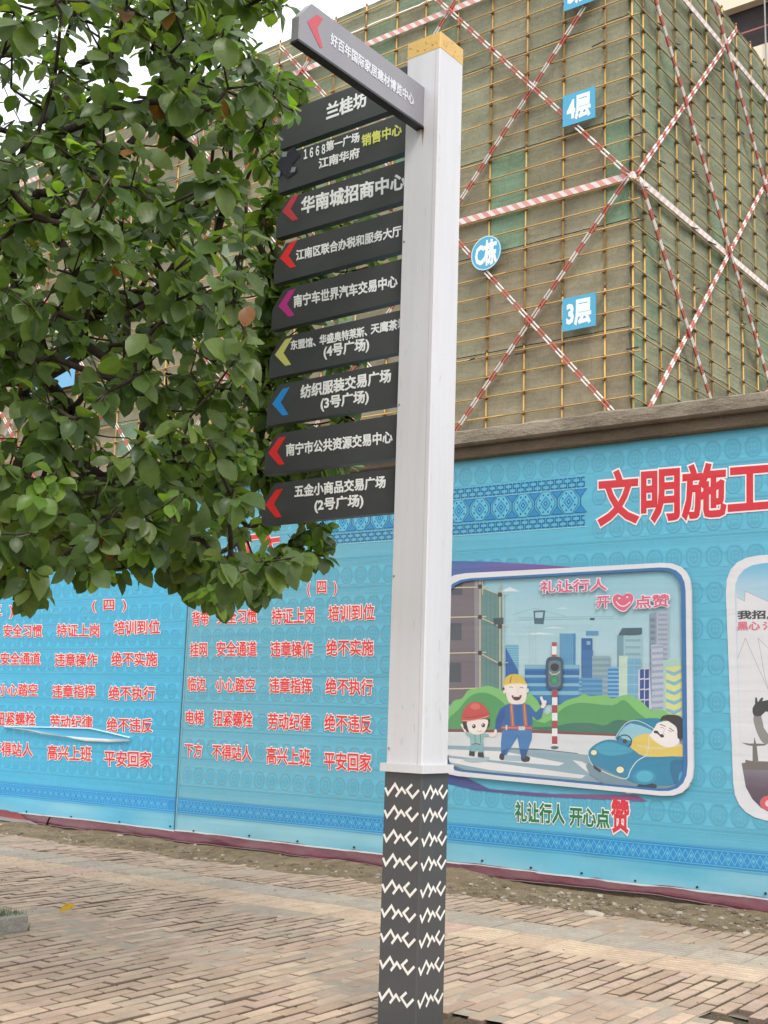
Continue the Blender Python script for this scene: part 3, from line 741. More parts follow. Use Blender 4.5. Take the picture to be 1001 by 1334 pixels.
A.poly([(748, 990), (760, 992), (838, 1032), (820, 1034), (770, 1008)], '#E3E2E4')
A.line([(664, 975.5), (710, 976.5), (755, 981.5)], .9, '#26303C')
# traffic light
for k in range(9):
    y = 837+k*13.2
    A.quad(*X(643, 532), *X(671, 555), '#A8343F') if k == 0 else None
for k, (y0, y1) in enumerate(((532, 556), (556, 605), (605, 620))): A.quad(*X(643, y0), *X(671, y1), '#B23A44' if k % 2 == 0 else '#EDEDED')
y = 812; k = 0
while y < 1150: A.quad(*X(644, y), *X(676, min(1160, y+46)), '#A8343F' if k % 2 == 0 else '#EDEDED'); y += 46; k += 1
A.el(*X(660, 1155), 5.2, 2.2, '#55606A')
A.poly(rrect(X(608, 618), X(710, 618), X(708, 812), X(610, 812), (8, 8, 8, 8)), '#33485C')
A.poly(rrect(X(622, 640), X(698, 640), X(695, 798), X(624, 798), (6, 6, 6, 6)), '#5E7686')
A.el(*X(660, 680), 5.6, 5.2, '#2A1E20'); A.el(*X(658, 757), 5.4, 5.4, '#123428'); A.el(*X(658, 757), 4.7, 4.7, '#2FA45F'); A.line([X(640, 757), X(658, 742), X(676, 757), X(658, 772)], .7, '#15593A', closed=True)
A.line([X(628, 705), X(645, 722), X(670, 722), X(692, 705)], 1.6, '#C9C79A')
# man in a yellow helmet
Z = lambda x, y: (600+x/8.342, 860+y/8.343)
A.poly([Z(50, 1075), Z(200, 1060), Z(330, 1050), Z(300, 1100), Z(120, 1110)], '#A9BCC4', 3)
A.poly([Z(490, 1030), Z(700, 1040), Z(700, 1095), Z(500, 1090)], '#A9C0CC')
A.poly([Z(470, 800), Z(460, 900), Z(462, 1000), Z(480, 1035), Z(525, 1030), Z(550, 980), Z(640, 840), Z(660, 960), Z(680, 1060), Z(730, 1060), Z(745, 1000), Z(795, 860), Z(800, 750), Z(480, 760)], '#3C78B4')
A.poly([Z(470, 980), Z(460, 1030), Z(500, 1040), Z(540, 960)], '#224F86'); A.poly([Z(665, 965), Z(685, 1065), Z(730, 1060), Z(750, 970)], '#224F86')
A.poly([Z(450, 1020), Z(445, 1070), Z(490, 1085), Z(495, 1030), Z(470, 1010)], '#33242A', 3); A.poly([Z(680, 1050), Z(690, 1100), Z(760, 1100), Z(775, 1060), Z(740, 1040), Z(715, 1065)], '#33242A', 3)
A.poly([Z(530, 480), Z(450, 530), Z(405, 640), Z(395, 740), Z(450, 765), Z(490, 710), Z(520, 765), Z(800, 760), Z(800, 600), Z(850, 655), Z(900, 630), Z(925, 520), Z(895, 510), Z(840, 570), Z(770, 490), Z(700, 465), Z(600, 465)], '#1F5FA2')
A.poly([Z(450, 560), Z(410, 650), Z(405, 735), Z(440, 750), Z(500, 620), Z(510, 520)], '#1B4C90')
for x in (565, 705): A.poly([Z(x-10, 475), Z(x+25, 475), Z(x+45, 715), Z(x+5, 715)], '#B5634A'); A.line([Z(x+8, 480), Z(x+26, 715)], .7, '#E8B45E')
A.poly([Z(470, 715), Z(800, 712), Z(800, 758), Z(470, 750)], '#B24A4C'); A.line([Z(470, 735), Z(800, 738)], .8, '#E8A48A'); A.quad(*Z(652, 722), *Z(722, 762), '#C9CFD4'); A.quad(*Z(512, 705), *Z(530, 760), '#C9CFD4')
A.line([Z(645, 500), Z(650, 705)], .5, '#174A84')
A.poly([Z(895, 515), Z(905, 470), Z(885, 410), Z(905, 395), Z(925, 435), Z(955, 440), Z(950, 480), Z(925, 520)], '#EFE6DE', 3)
A.poly([Z(500, 300), Z(480, 310), Z(485, 340), Z(505, 350)], '#2A2024'); A.el(*Z(498, 345), 1.6, 2.8, '#EBDCD2'); A.el(*Z(750, 330), 1.6, 2.8, '#EBDCD2'); A.poly([Z(725, 270), Z(745, 280), Z(742, 330), Z(728, 330)], '#2A2024')
A.poly([Z(503, 255), Z(508, 330), Z(535, 440), Z(575, 475), Z(650, 482), Z(715, 465), Z(738, 400), Z(740, 320), Z(728, 250)], '#F1E4DA', 3)
A.poly([Z(492, 275), Z(500, 215), Z(545, 165), Z(620, 152), Z(690, 180), Z(728, 235), Z(730, 262), Z(640, 252), Z(560, 258)], '#DDBB4A', 3)
A.poly([Z(550, 250), Z(560, 195), Z(590, 160), Z(575, 200), Z(570, 252)], '#A88632'); A.line([Z(488, 280), Z(560, 262), Z(650, 256), Z(732, 266)], 1.1, '#EBD58A', 3)
A.line([Z(550, 300), Z(570, 290), Z(590, 300)], .7, '#2A2024'); A.line([Z(665, 302), Z(690, 296), Z(705, 306)], .8, '#2A2024'); A.line([Z(640, 300), Z(650, 350), Z(630, 365)], .45, '#C9A898')
A.poly([Z(575, 385), Z(630, 388), Z(685, 382), Z(670, 425), Z(635, 440), Z(600, 430)], '#5E2526', 3); A.poly([Z(590, 388), Z(672, 386), Z(660, 398), Z(600, 398)], '#F5F0EC')
# child in a red helmet
A.poly([Z(120, 980), Z(115, 1035), Z(175, 1045), Z(178, 985)], '#20202A'); A.poly([Z(212, 1000), Z(210, 1050), Z(280, 1058), Z(270, 1000)], '#20202A')
A.poly([Z(130, 900), Z(135, 990), Z(195, 995), Z(205, 950), Z(215, 1002), Z(275, 1000), Z(275, 905)], '#7FB0B6')
A.poly([Z(95, 785), Z(75, 800), Z(130, 840), Z(130, 905), Z(272, 910), Z(270, 835), Z(330, 830), Z(330, 805), Z(250, 790), Z(150, 790)], '#8FBDB9')
for x in (180, 240): A.line([Z(x, 800), Z(x+2, 905)], .9, '#4A5A5E')
A.line([Z(150, 915), Z(200, 905), Z(240, 920)], 1.4, '#8A4A50')
A.poly([Z(330, 805), Z(380, 790), Z(395, 755), Z(418, 765), Z(405, 825), Z(350, 835)], '#F1E0D6', 3); A.poly([Z(20, 700), Z(40, 690), Z(90, 780), Z(70, 785)], '#F1E0D6')
A.poly([Z(50, 650), Z(55, 740), Z(100, 775), Z(120, 660)], '#2A2226'); A.poly([Z(300, 640), Z(345, 640), Z(335, 720), Z(310, 735)], '#2A2226')
A.poly([Z(98, 665), Z(100, 730), Z(125, 785), Z(195, 810), Z(265, 795), Z(305, 745), Z(318, 650), Z(200, 650)], '#F4E6DE', 3)
A.poly([Z(38, 660), Z(45, 570), Z(95, 490), Z(170, 455), Z(250, 470), Z(310, 530), Z(335, 612), Z(250, 640), Z(120, 665)], '#C9453F', 3)
A.poly([Z(130, 500), Z(175, 465), Z(225, 480), Z(235, 520), Z(190, 540), Z(150, 530)], '#DE6A5E', 3); A.line([Z(38, 655), Z(120, 658), Z(240, 638), Z(335, 605)], 1.3, '#E99A88', 3); A.line([Z(55, 620), Z(150, 622), Z(300, 590)], .9, '#8E2A2C', 3)
for x, y in ((168, 720), (270, 708)): A.el(*Z(x, y), 2.5, 2.8, '#2A2226', 12); A.el(*Z(x-6, y-8), .8, .9, '#F2F2F2', 8)
A.line([Z(205, 765), Z(230, 778), Z(252, 762)], .6, '#B0584E', 3)
# blue open car with a moustached driver
A.poly([Y(45, 700), Y(250, 800), Y(560, 770), Y(560, 720), Y(300, 640), Y(60, 620)], '#78909C', 2)
A.poly([Y(183, 500), Y(240, 425), Y(330, 400), Y(440, 410), Y(400, 520), Y(250, 545)], '#1F7FA4', 3)
A.poly([Y(205, 480), Y(265, 425), Y(375, 460), Y(380, 490), Y(275, 520), Y(210, 500)], '#8FC4D2', 2); A.line([Y(185, 500), Y(240, 425), Y(310, 412), Y(400, 460)], .9, '#CFE0E4', 3)
A.poly([Y(270, 560), Y(290, 500), Y(370, 480), Y(440, 520), Y(545, 540), Y(545, 615), Y(350, 620)], '#E2C65A', 2)
A.line([Y(350, 605), Y(365, 540), Y(362, 490)], 1.1, '#DAD6CC', 3); A.line([Y(300, 545), Y(420, 560), Y(540, 540)], 1.1, '#DAD6CC', 3)
A.poly([Y(376, 480), Y(385, 510), Y(440, 548), Y(500, 550), Y(530, 520), Y(505, 480)], '#F2E9E6', 3)
A.poly([Y(420, 420), Y(395, 450), Y(376, 490), Y(400, 520), Y(460, 530), Y(510, 510), Y(530, 460), Y(500, 415)], '#F2E9E6', 3)
A.poly([Y(425, 412), Y(440, 385), Y(490, 378), Y(535, 390), Y(552, 425), Y(548, 500), Y(520, 505), Y(515, 450), Y(480, 420), Y(450, 405)], '#2A1B1E', 3)
A.poly([Y(392, 466), Y(412, 466), Y(424, 484), Y(440, 484), Y(447, 498), Y(432, 502), Y(420, 490), Y(406, 480), Y(394, 478)], '#241A1C', 2); A.line([Y(425, 430), Y(455, 442)], 1.0, '#241A1C'); A.line([Y(475, 450), Y(500, 468)], 1.0, '#241A1C'); A.line([Y(428, 445), Y(445, 452)], .6, '#241A1C'); A.line([Y(468, 462), Y(488, 472)], .6, '#241A1C'); A.line([Y(455, 450), Y(440, 480), Y(455, 488)], .4, '#A98A88')
A.line(ell(*Y(233, 522), 9.2, 8.2, 16), 1.5, '#2A3440', closed=True); A.el(*Y(235, 522), 3, 3, '#2A3440', 9)
A.poly([Y(38, 590), Y(60, 550), Y(130, 515), Y(200, 520), Y(270, 560), Y(350, 605), Y(545, 605), Y(560, 660), Y(552, 720), Y(480, 760), Y(300, 750), Y(240, 725), Y(140, 680), Y(60, 640)], '#1C82A8', 3)
A.poly([Y(75, 555), Y(140, 525), Y(210, 540), Y(280, 575), Y(180, 600), Y(110, 590)], '#3AA0BE', 3)
A.line([Y(38, 600), Y(60, 650), Y(140, 695), Y(240, 725), Y(265, 680), Y(300, 630), Y(350, 600)], 1.3, '#C9DDE2', 3)
A.poly([Y(60, 645), Y(110, 680), Y(100, 690), Y(70, 670)], '#1E2A38')
A.el(*Y(68, 583), 4.6, 4.0, '#14506E', 14); A.el(*Y(68, 583), 4.0, 3.4, '#EEE6B4', 14); A.el(*Y(210, 676), 5.6, 5.0, '#14506E', 14); A.el(*Y(210, 676), 4.9, 4.3, '#F0E8B8', 14)
A.el(*Y(355, 765), 13, 4.6, '#22303E'); A.el(*Y(342, 715), 15.5, 10, '#2B90B2'); A.el(*Y(342, 712), 11, 7.5, '#4AAEC8')
A.poly([Y(480, 640), Y(530, 620), Y(556, 640), Y(552, 740), Y(500, 750)], '#156A92', 3); A.el(*Y(546, 725), 5, 10, '#3AA0BE')
# pink caption with the smiling heart
PINK = '#DE5B7E'
A.k += 12
text_px(A.mb, '礼让行人', 707, 765.5, 793, 761.5, 15.5, wpx, to, A.nx(), PINK, .02, .08, '#F4E3EA')
text_px(A.mb, '开', 780, 785.5, 796.5, 784.5, 15, wpx, to, A.nx(), PINK, .02, .08, '#F4E3EA'); text_px(A.mb, '点赞', 830, 785, 874, 782.5, 16, wpx, to, A.nx(), PINK, .02, .08, '#F4E3EA'); A.k += 55
def heart(k): return sm([(814.5, 777+0*k), (819, 773.5-k*.6), (826, 775-k*.4), (828+k, 781), (824+k*.6, 789+k*.5), (815.5, 796.5+k), (806-k*.6, 792+k*.5), (801.5-k, 785), (802-k, 778), (808, 774.5-k*.6)], 3)
A.poly(heart(1.4), '#F4E3EA'); A.poly(heart(0), PINK); A.line([(805.5, 784), (810, 789), (817, 790), (824, 784.5)], 1.4, '#F9EDEF', 3); A.el(809.5, 780, 1.5, 1.1, '#F9EDEF', 9); A.el(820, 778.5, 1.5, 1.1, '#F9EDEF', 9)
def ring(Aa, i_, o_, col):
    q = [wpx(*p) for p in i_]+[wpx(*p) for p in o_]; n = len(i_); o = Aa.nx()
    Aa.mb.add([Aa.to3(a, e, o) for a, e in q], [(i, (i+1) % n, n+(i+1) % n, n+i) for i in range(n)], col)
ring(A, inner, blue, '#1C6AA8'); ring(A, blue, outer, '#E4E2E6')
A.fade(); A.mb.build('courtesy_picture', M_print, br)
b = MB()
text_px(b, '礼让行人', 673, 1057, 736.5, 1060.5, 25, wpx, to, oF, '#1F7A50', .035, .085, '#F1EFE6')
text_px(b, '开心点', 744, 1063, 795, 1066.5, 24, wpx, to, oF, '#1F7A50', .035, .085, '#F1EFE6')
text_px(b, '赞', 798.5, 1062, 820.5, 1063.5, 43, wpx, to, oF, '#D43C48', .03, .08, '#F4E6E2')
b.build('caption_lettering', M_print, br)
# second picture, cut by the right edge of the view
A = Art(to, OFF+.005)
out2 = rrect((945, 727), (1240, 706), (1250, 1110), (958, 1062), (45, 40, 50, 42)); A.poly(out2, '#E4E2E6')
in2 = rrect((957, 737), (1232, 716), (1240, 1100), (967, 1055), (38, 34, 42, 40)); A.poly(in2, [mixc('#5FB6D8', '#DFE2E6', min(1, max(0, (y-735)/60))) for x, y in in2])
V1 = lambda x, y: (930+x/7.408, 720+y/7.411); V2 = lambda x, y: (930+x/7.014, 880+y/7.02)
A.poly([V1(228, 430), V1(305, 470), V1(312, 375), V1(526, 470), (1232, 790), (1236, 992), V2(262, 800), V2(240, 300), V2(232, 0)], '#E3E0E4')
for pl in ([V1(228, 430), V1(305, 470), V1(312, 375), V1(526, 470), (1100, 800)], [V1(240, 1020), V1(312, 828), V1(526, 1310), V2(540, 200)], [V1(526, 920), V1(435, 825), V1(500, 1200), V2(520, 160)]): A.line(pl, .5, '#8A8890')
A.poly([V2(262, 800), V2(295, 798), V2(297, 770), V2(360, 782), V2(498, 786), (1236, 1000), (1238, 1012), V2(498, 866), V2(272, 862)], '#6A6058')
A.poly([V2(272, 862), V2(498, 866), (1238, 1012), (1230, 1060), (1215, 1092), (1150, 1084), V2(498, 1240), V2(440, 1210), V2(360, 1130), V2(300, 1020)], ['#7A6A78', '#7E6E7C', '#7E6E7C', '#4A2F45', '#4A2F45', '#4A2F45', '#4A2F45', '#4A2F45', '#4A2F45', '#5A4052'])
A.poly([V2(260, 612), V2(330, 622), V2(372, 622), V2(378, 560), V2(395, 622), V2(498, 625), V2(470, 640), V2(400, 645), V2(415, 782), V2(362, 782), V2(362, 645), V2(310, 635)], '#6F665E')
A.poly([V2(372, 370), V2(378, 450), V2(410, 540), V2(450, 610), V2(500, 625), V2(520, 560), V2(465, 480), V2(440, 370)], '#8A8480', 2)
A.poly([V2(372, 365), V2(362, 300), V2(385, 260), V2(385, 205), V2(402, 205), V2(410, 245), V2(440, 205), V2(462, 210), V2(450, 235), V2(500, 225), V2(560, 240), V2(560, 330), V2(480, 330), V2(440, 370)], '#231A1A', 2)
A.el(*V2(505, 1165), 11, 9.5, '#D8505A'); A.el(*V2(512, 1170), 5, 4.5, '#F0C8C4')
A.k += 3; text_px(A.mb, '我招,', 962.5, 801.5, 1003, 801, 11, wpx, to, A.nx(), '#232024', .035)
A.k += 8; text_px(A.mb, '黑心', 962, 816, 991, 815.5, 11, wpx, to, A.nx(), '#DE6A80', .03); text_px(A.mb, '氵', 995, 815.5, 1001, 815.3, 10, wpx, to, A.nx(), '#DE6A80', .03)
A.fade(); A.mb.build('cropped_picture', M_print, br)

# maroon sheeting hanging below the banners
def skirt(s0, s1, seed, name, label):
    t = thing(name, label, 'tarpaulin', wpt(s0), YW, 'maroon sheeting under the banners')
    m_ = MB(); nx = int((s1-s0)/.06); nz = 7; vs = []
    for j in range(nz+1):
        for i in range(nx+1):
            s = s0+(s1-s0)*i/nx; q = j/nz
            bot = .035+.028*noise.noise(Vector((s*1.1, seed, 0)))+.010*noise.noise(Vector((s*5, seed, 1)))
            if -5.9 < s < -3.2: bot += .03*math.sin((s+5.9)/2.7*math.pi)
            z = bot+(.165-bot)*q
            y = -.010-(1-q)*(.045+.035*noise.noise(Vector((s*1.7, q*1.5, seed))))-.016*(1-q)*noise.noise(Vector((s*9+q*5, q*3, seed)))
            if j == 0: y += .02
            vs.append((s-s0, y, z))
    m_.add(vs, [(j*(nx+1)+i, j*(nx+1)+i+1, (j+1)*(nx+1)+i+1, (j+1)*(nx+1)+i) for j in range(nz) for i in range(nx)], '#6C3140')
    m_.build('sheeting', M_tarp, t, True)
    e = MB(); pts = []
    for i in range(0, nx+1):
        v = vs[i+nx+1]; pts.append((v[0], v[1]-.004, v[2]-.012))
    e.path(pts, [.006]*len(pts), 5, '#8E7276'); e.c = [C_('#7E6468')]*len(e.c); e.build('rolled_hem', M_tarp, t)
    return t
skirt(-24, -12.02, 3, 'tarpaulin', 'maroon sheeting with pale and orange scraps under the far left end of the banner')
skirt(-12.0, 4, 8, 'tarpaulin', 'long sagging maroon sheeting strip below the banners, running behind the signpost')
o = thing('printed_scrap', 'orange and pale blue scrap of old banner showing under the left banner', 'banner scrap', wpt(-14.4), YW)
b = MB(); b.add([(.0, -.085, .10), (2.05, -.085, .07), (1.85, -.08, .155), (.0, -.08, .165)], [(0, 1, 2, 3)], ['#4E3A4A', '#A24A42', '#8A3E42', '#4E3A4A'])
b.add([(.0, -.095, .045), (2.3, -.095, .035), (2.1, -.088, .075), (.0, -.09, .10)], [(0, 1, 2, 3)], ['#8FA6AC', '#8E8E90', '#9A7A78', '#90A8B0']); b.build('scrap_sheet', M_print, o)

# ---------------------------------------------------------------- scaffolding
K = 1.18
_d = ray(823.5, 300); _t0 = 26.0*K/math.hypot(_d.x, _d.y); SC = CAM+_d*_t0; SC.z = 0
ZK = lambda z: EYE+(z-EYE)*K
sc = thing('scaffolding', 'tall yellow tube scaffolding wrapped in faded green netting behind the wall', 'scaffolding', SC, YS)
LEFT, RIGHT, TOP = -27.5*K, 16.5*K, ZK(21.25)
YEL = lin('#EFC46C')
pm = []
for k in range(5):
    m_ = MB(); z = 0; 
    while z < TOP: 
        z2 = min(TOP, z+6*(.8+.1*k)); c = mul(mixc(YEL, '#CE9C50', R.random()), R.uniform(.85, 1.15))
        m_.tube((0, 0, z), (0, 0, z2), .025, n=8, col=c); m_.tube((0, 0, z2-.09), (0, 0, min(TOP, z2+.09)), .031, n=8, col='#8A6230'); z = z2
    pm.append(m_.mesh('standard', M_pipe, True))
posL = [0.0]+[-.7, -1.78, -2.81, -3.87, -4.93, -6.0, -6.98, -8.08, -9.22]
while posL[-1] > -27.4: posL.append(posL[-1]-1.055)
posR = [.65, 1.5, 2.53, 3.52, 4.56, 5.7, 6.75, 7.86, 8.98]
while posR[-1] < 16.2: posR.append(posR[-1]+1.05)
for p in posL: inst('standard', R.choice(pm), sc, (p*K, 0, 0), (0, R.uniform(-.002, .002), R.random()*6))
for p in posR: inst('standard', R.choice(pm), sc, (0, p*K, 0), (0, 0, R.random()*6), label='dull olive standard on the end face')
levels = [8.66+.513*k for k in range(-6, 25)]
lm = []
for k in range(4):
    m_ = MB(); x = .16; 
    while x > LEFT:
        x2 = max(LEFT, x-6*(.7+.15*k)); dz = R.uniform(-.012, .012); c = mul(mixc('#F0C46A', '#CFA262', R.random()), R.uniform(.8, 1.12))
        m_.tube((x+.1, -.058, dz), (x2-.1, -.058, -dz), .022, n=7, col=c); x = x2
    lm.append(m_.mesh('ledger', M_pipe, True))
rm = []
for k in range(3):
    m_ = MB(); y = -.2
    while y < RIGHT:
        y2 = min(RIGHT, y+6*(.7+.15*k)); dz = R.uniform(-.012, .012); m_.tube((.058, y-.1, dz), (.058, y2+.1, -dz), .022, n=7, col=mul(mixc('#CDB478', '#A8946A', R.random()), R.uniform(.8, 1.1))); y = y2
    rm.append(m_.mesh('ledger', M_pipe, True))
cp = MB(); cp2 = MB()
for z in levels:
    zz = ZK(z); inst('ledger', R.choice(lm), sc, (0, 0, zz+R.uniform(-.02, .02))); inst('ledger', R.choice(rm), sc, (0, 0, zz-.05+R.uniform(-.02, .02)))
    for p in posL: cp.box((p*K-.04, -.07, zz-.05), (p*K+.04, .035, zz+.04), mul('#96643C', R.uniform(.6, 1.1)))
    for p in posR: cp2.box((-.035, p*K-.04, zz-.09), (.07, p*K+.04, zz), mul('#6A543A', R.uniform(.6, 1.1)))
cp.v += []; cp.build('coupler', M_pipe, sc, kind='stuff'); cp2.build('coupler', M_pipe, sc, kind='stuff')
# netting in sheets, slack between their ties
zr = [ZK(5.2)]
while zr[-1] < TOP-.1: zr.append(min(TOP, zr[-1]+ .513*K*5))
def net(p0, p1, z0, z1, axis, seed):
    m_ = MB(); nx, nz = 6, 12; vs = []; cs = []
    hgt = (z0-ZK(8))/(TOP-ZK(8)); base = mixc('#A0957C', '#979A82', min(1, max(0, hgt*1.0+R.uniform(-.25, .3))))
    if R.random() < .16: base = mixc(base, '#639E80', R.uniform(.2, .75))
    if axis: base = mixc(base, '#869179', .6)
    base = mul(base, R.uniform(.94, 1.2))
    for j in range(nz+1):
        for i in range(nx+1):
            u, v = i/nx, j/nz; a = p0+(p1-p0)*u; z = z0+(z1-z0)*v
            q = Vector((a*1.1, z*.9, seed*3.1 if False else axis*40))
            bulge = .05*math.sin(u*math.pi)*abs(math.sin(v*5*math.pi))+.05*noise.noise(q)+.03*noise.noise(q*3.1)
            sp = R.uniform(.93, 1.07)*(1+.25*noise.noise(Vector((a*.7, z*2.6, 3+axis))))
            y = .07+bulge
            vs.append((a, y, z) if not axis else (-y, a, z)); cs.append(mul(base, sp))
    m_.add(vs, [(j*(nx+1)+i, j*(nx+1)+i+1, (j+1)*(nx+1)+i+1, (j+1)*(nx+1)+i) for j in range(nz) for i in range(nx)], cs)
    m_.build('net_sheet', M_net, sc, True)
k = 0
for a, b_ in zip(posL, posL[1:]):
    for z0, z1 in zip(zr, zr[1:]): k += 1; net(b_*K-.01, a*K+.01, z0+.012, z1-.012, 0, k)
rr_ = [0]+posR
for a, b_ in zip(rr_, rr_[1:]):
    for z0, z1 in zip(zr, zr[1:]): k += 1; net(a*K-.01, b_*K+.01, z0+.012, z1-.012, 1, k)
# striped diagonal braces: twin tubes
WHT, RD = '#EEE4DE', '#CB5C52'
def striped(mb, p, q, r, seg, c0=WHT, c1=RD, n=8, ph=0):
    p, q = Vector(p), Vector(q); L = (q-p).length; k = int(L/seg); 
    for i in range(k):
        a, b_ = p+(q-p)*i/k, p+(q-p)*(i+1)/k; mb.tube(a, b_, r, n=n, col=mul(c0 if (i+ph) % 2 else c1, R.uniform(.9, 1.08)), cap=(i in (0, k-1)))
def brace(face, a0, z0, a1, z1, off, ph, r=.026, fade=0):
    p, q = (a0*K, ZK(z0)), (a1*K, ZK(z1)); d = Vector((q[0]-p[0], q[1]-p[1])).normalized(); nrm = Vector((-d.y, d.x))*.046
    for sg in ((1, -1) if face == 0 else (1, -1)):
        m_ = MB(); o = off+(0.0 if sg > 0 else .0)
        f = (lambda a, z: (a, -o, z)) if face == 0 else (lambda a, z: (o, a, z))
        striped(m_, f(p[0]+nrm.x*sg, p[1]+nrm.y*sg), f(q[0]+nrm.x*sg, q[1]+nrm.y*sg), r, .30, c1=mixc(RD, '#B88A7A', fade), ph=ph)
        m_.build('brace_tube', M_brace, sc, True)
def clip_line(a, z, slope, lo, hi, zlo=4.5, zhi=20.9):
    """line through (a, z); clip to the face"""
    pts = sorted([(zlo), (zhi)]); out = []
    A0 = a+(zlo-z)/slope; A1 = a+(zhi-z)/slope; P, Q = (A0, zlo), (A1, zhi)
    def cut(P, Q, lim, keep_less):
        if (P[0] <= lim) == keep_less and (Q[0] <= lim) == keep_less: return P, Q
        t = (lim-P[0])/(Q[0]-P[0]); M_ = (lim, P[1]+(Q[1]-P[1])*t)
        return (P, M_) if (P[0] <= lim) == keep_less else (M_, Q)
    if min(A0, A1) > hi-.5 or max(A0, A1) < lo+.5: return None
    P, Q = cut(P, Q, hi, True); P, Q = cut(P, Q, lo, False)
    return (P, Q) if abs(P[1]-Q[1]) > .6 else None
sl = 6.02/5.16
for k in range(-3, 8):
    for sg in (1, -1):
        c = clip_line(-5.16*k, 13.88, sg*sl, -27.3, .0, 2.5)
        if c: brace(0, c[0][0], c[0][1], c[1][0], c[1][1], .13 if sg > 0 else .20, k % 2)
sl = 6.02/5.58
for k in range(-3, 6):
    for sg in (1, -1):
        c = clip_line(5.58*k, 13.88, sg*sl, .05, 16.2, 2.5)
        if c: brace(1, c[0][0], c[0][1], c[1][0], c[1][1], .13 if sg > 0 else .20, k % 2, .036, .25)
# candy striped toe boards round each lift
def toe(face, z, c1, c0='#E9D6D0'):
    m_ = MB(); h = .1; zc = ZK(z); L = abs(LEFT) if face == 0 else RIGHT; o = .105 if face == 0 else .105; n = int(L/.17)
    f = (lambda a, y, zz: (-a, -o-y, zz)) if face == 0 else (lambda a, y, zz: (o+y, a, zz))
    m_.box(*( ((LEFT, -o-.0, zc-h), (.1, -o+.03, zc+h)) if face == 0 else ((o-.03, -.1, zc-h), (o, RIGHT, zc+h))), c0)
    for i in range(n):
        a = i*.34
        if a+.36 > L: break
        q = [(a, zc-h), (a+.17, zc-h), (a+.36, zc+h), (a+.19, zc+h)]
        m_.add([f(x, .004, z_) for x, z_ in q], [(0, 1, 2, 3)], mul(c1, R.uniform(.9, 1.1)))
    m_.build('toe_board', M_brace, sc)
for z in (7.9, 13.88, 19.92): toe(0, z, '#E39C92', '#F2E4DE'); toe(1, z, '#E8CDC6', '#F4ECE8')
# dark stubs and loose planks seen through the net
m_ = MB()
for k in range(70):
    p = R.choice(posL)*K+R.uniform(-.6, .6); z = ZK(R.choice(levels))+R.uniform(-.1, .1); m_.tube((p, -.1, z), (p+R.uniform(.1, .5), -.16, z+R.uniform(-.03, .05)), .02, n=6, col='#4A3826')
    p = R.choice(posR)*K+R.uniform(-.4, .4); z = ZK(R.choice(levels)); m_.tube((.1, p, z), (.15, p+R.uniform(.1, .5), z+R.uniform(-.05, .05)), .02, n=6, col='#3C3024')
m_.build('loose_stub', M_pipe, sc, kind='stuff')
# building shell behind the nets and the concrete frame rising at the back
bd = thing('concrete_building', 'unfinished concrete building with cream floor slabs behind the netted scaffolding', 'building', SC, YS)
m_ = MB(); m_.box((LEFT, 1.4, 0), (-1.4, RIGHT, TOP-1.0), '#5A5348'); m_.build('shell', M_conc, bd)
def B2(x, y, n_): h = hit(x, y, SC+NS*n_, NS)-SC; return h.dot(US), h.z
n_ = 20*K
sA = B2(947, 13, n_); sB = B2(1001, -12, n_); sC = B2(983, 61, n_)
b0 = MB(); z1 = sA[1]; hS = (z1-sC[1])
x0 = sA[0]-9
for k in (-1, 0, 1):
    z = z1+k*(hS+1.35); m_ = MB(); m_.box((x0, n_, z), (x0+34, n_+12, z+1.35), '#F3E2C6'); m_.build('floor_slab', M_board, bd)
    m_ = MB(); m_.box((x0+.4, n_+.5, z-hS), (x0+33, n_+11, z-.004), '#4A4348'); m_.build('recessed_storey', M_conc, bd)
    m_ = MB(); m_.box((x0+.3, n_+.05, z-hS+.9), (x0+33.6, n_+.10, z-hS+.98), '#A8635A'); m_.build('guard_rail', M_brace, bd)
m_ = MB(); m_.tube((sA[0]+1.9, n_-.1, z1-6), (sA[0]+1.9, n_-.1, z1+2), .04, n=6, col='#A8A8A8'); m_.build('hoist_cable', M_pipe, bd)

# hanging signs on the scaffold
def hung(name, label, cx, cz, w_, h_, col, txt=None, rnd=False, off=.27):
    o = thing(name, label, 'sign', SC+US*(cx*K)+Vector((0, 0, ZK(cz)))-NS*off, YS, 'blue signs hung on the scaffolding')
    m_ = MB()
    if rnd:
        e = ell(0, 0, w_/2, h_/2, 28); n = len(e)
        m_.add([(a, 0, z) for a, z in e]+[(a, .03, z) for a, z in e], [tuple(range(n)), tuple(range(2*n-1, n-1, -1))]+[(i, i+n, (i+1) % n+n, (i+1) % n) for i in range(n)], col)
        m_.build('panel', M_board, o); r_ = MB(); strokepoly(r_, [(a*.97, z*.97) for a, z in e], .035, lambda a, z: (a, -.004, z), '#BFE4F0', True); r_.build('border', M_board, o)
    else: m_.box((-w_/2, 0, -h_/2), (w_/2, .03, h_/2), col); m_.build('panel', M_board, o)
    if txt:
        t = MB(); to_ = lambda a, z, f_: (a, -.004-f_, z); q = .35
        text_quad(t, txt, (-w_*q, -h_*q), (w_*q, -h_*q), (-w_*q, h_*q), (w_*q, h_*q), to_, 0, '#EFF6F8', .045); t.build('lettering', M_letter, o)
    return o
SB = '#3FA9CF'
hung('floor_sign', 'sky blue sign reading 3层 hung above the coping', -1.23, 10.79, .86*K, .80*K, SB, '3层')
hung('floor_sign', 'sky blue sign reading 4层 hung at the middle lift', -1.25, 15.90, .86*K, .80*K, SB, '4层')
hung('floor_sign', 'sky blue sign reading 5层 cut by the top of the view', -1.25, 18.93, .84*K, .80*K, SB, '5层')
hung('round_sign', 'round blue sign reading C栋 with a pale rim', -3.80, 12.80, .86*K, .88*K, SB, 'C栋', True)
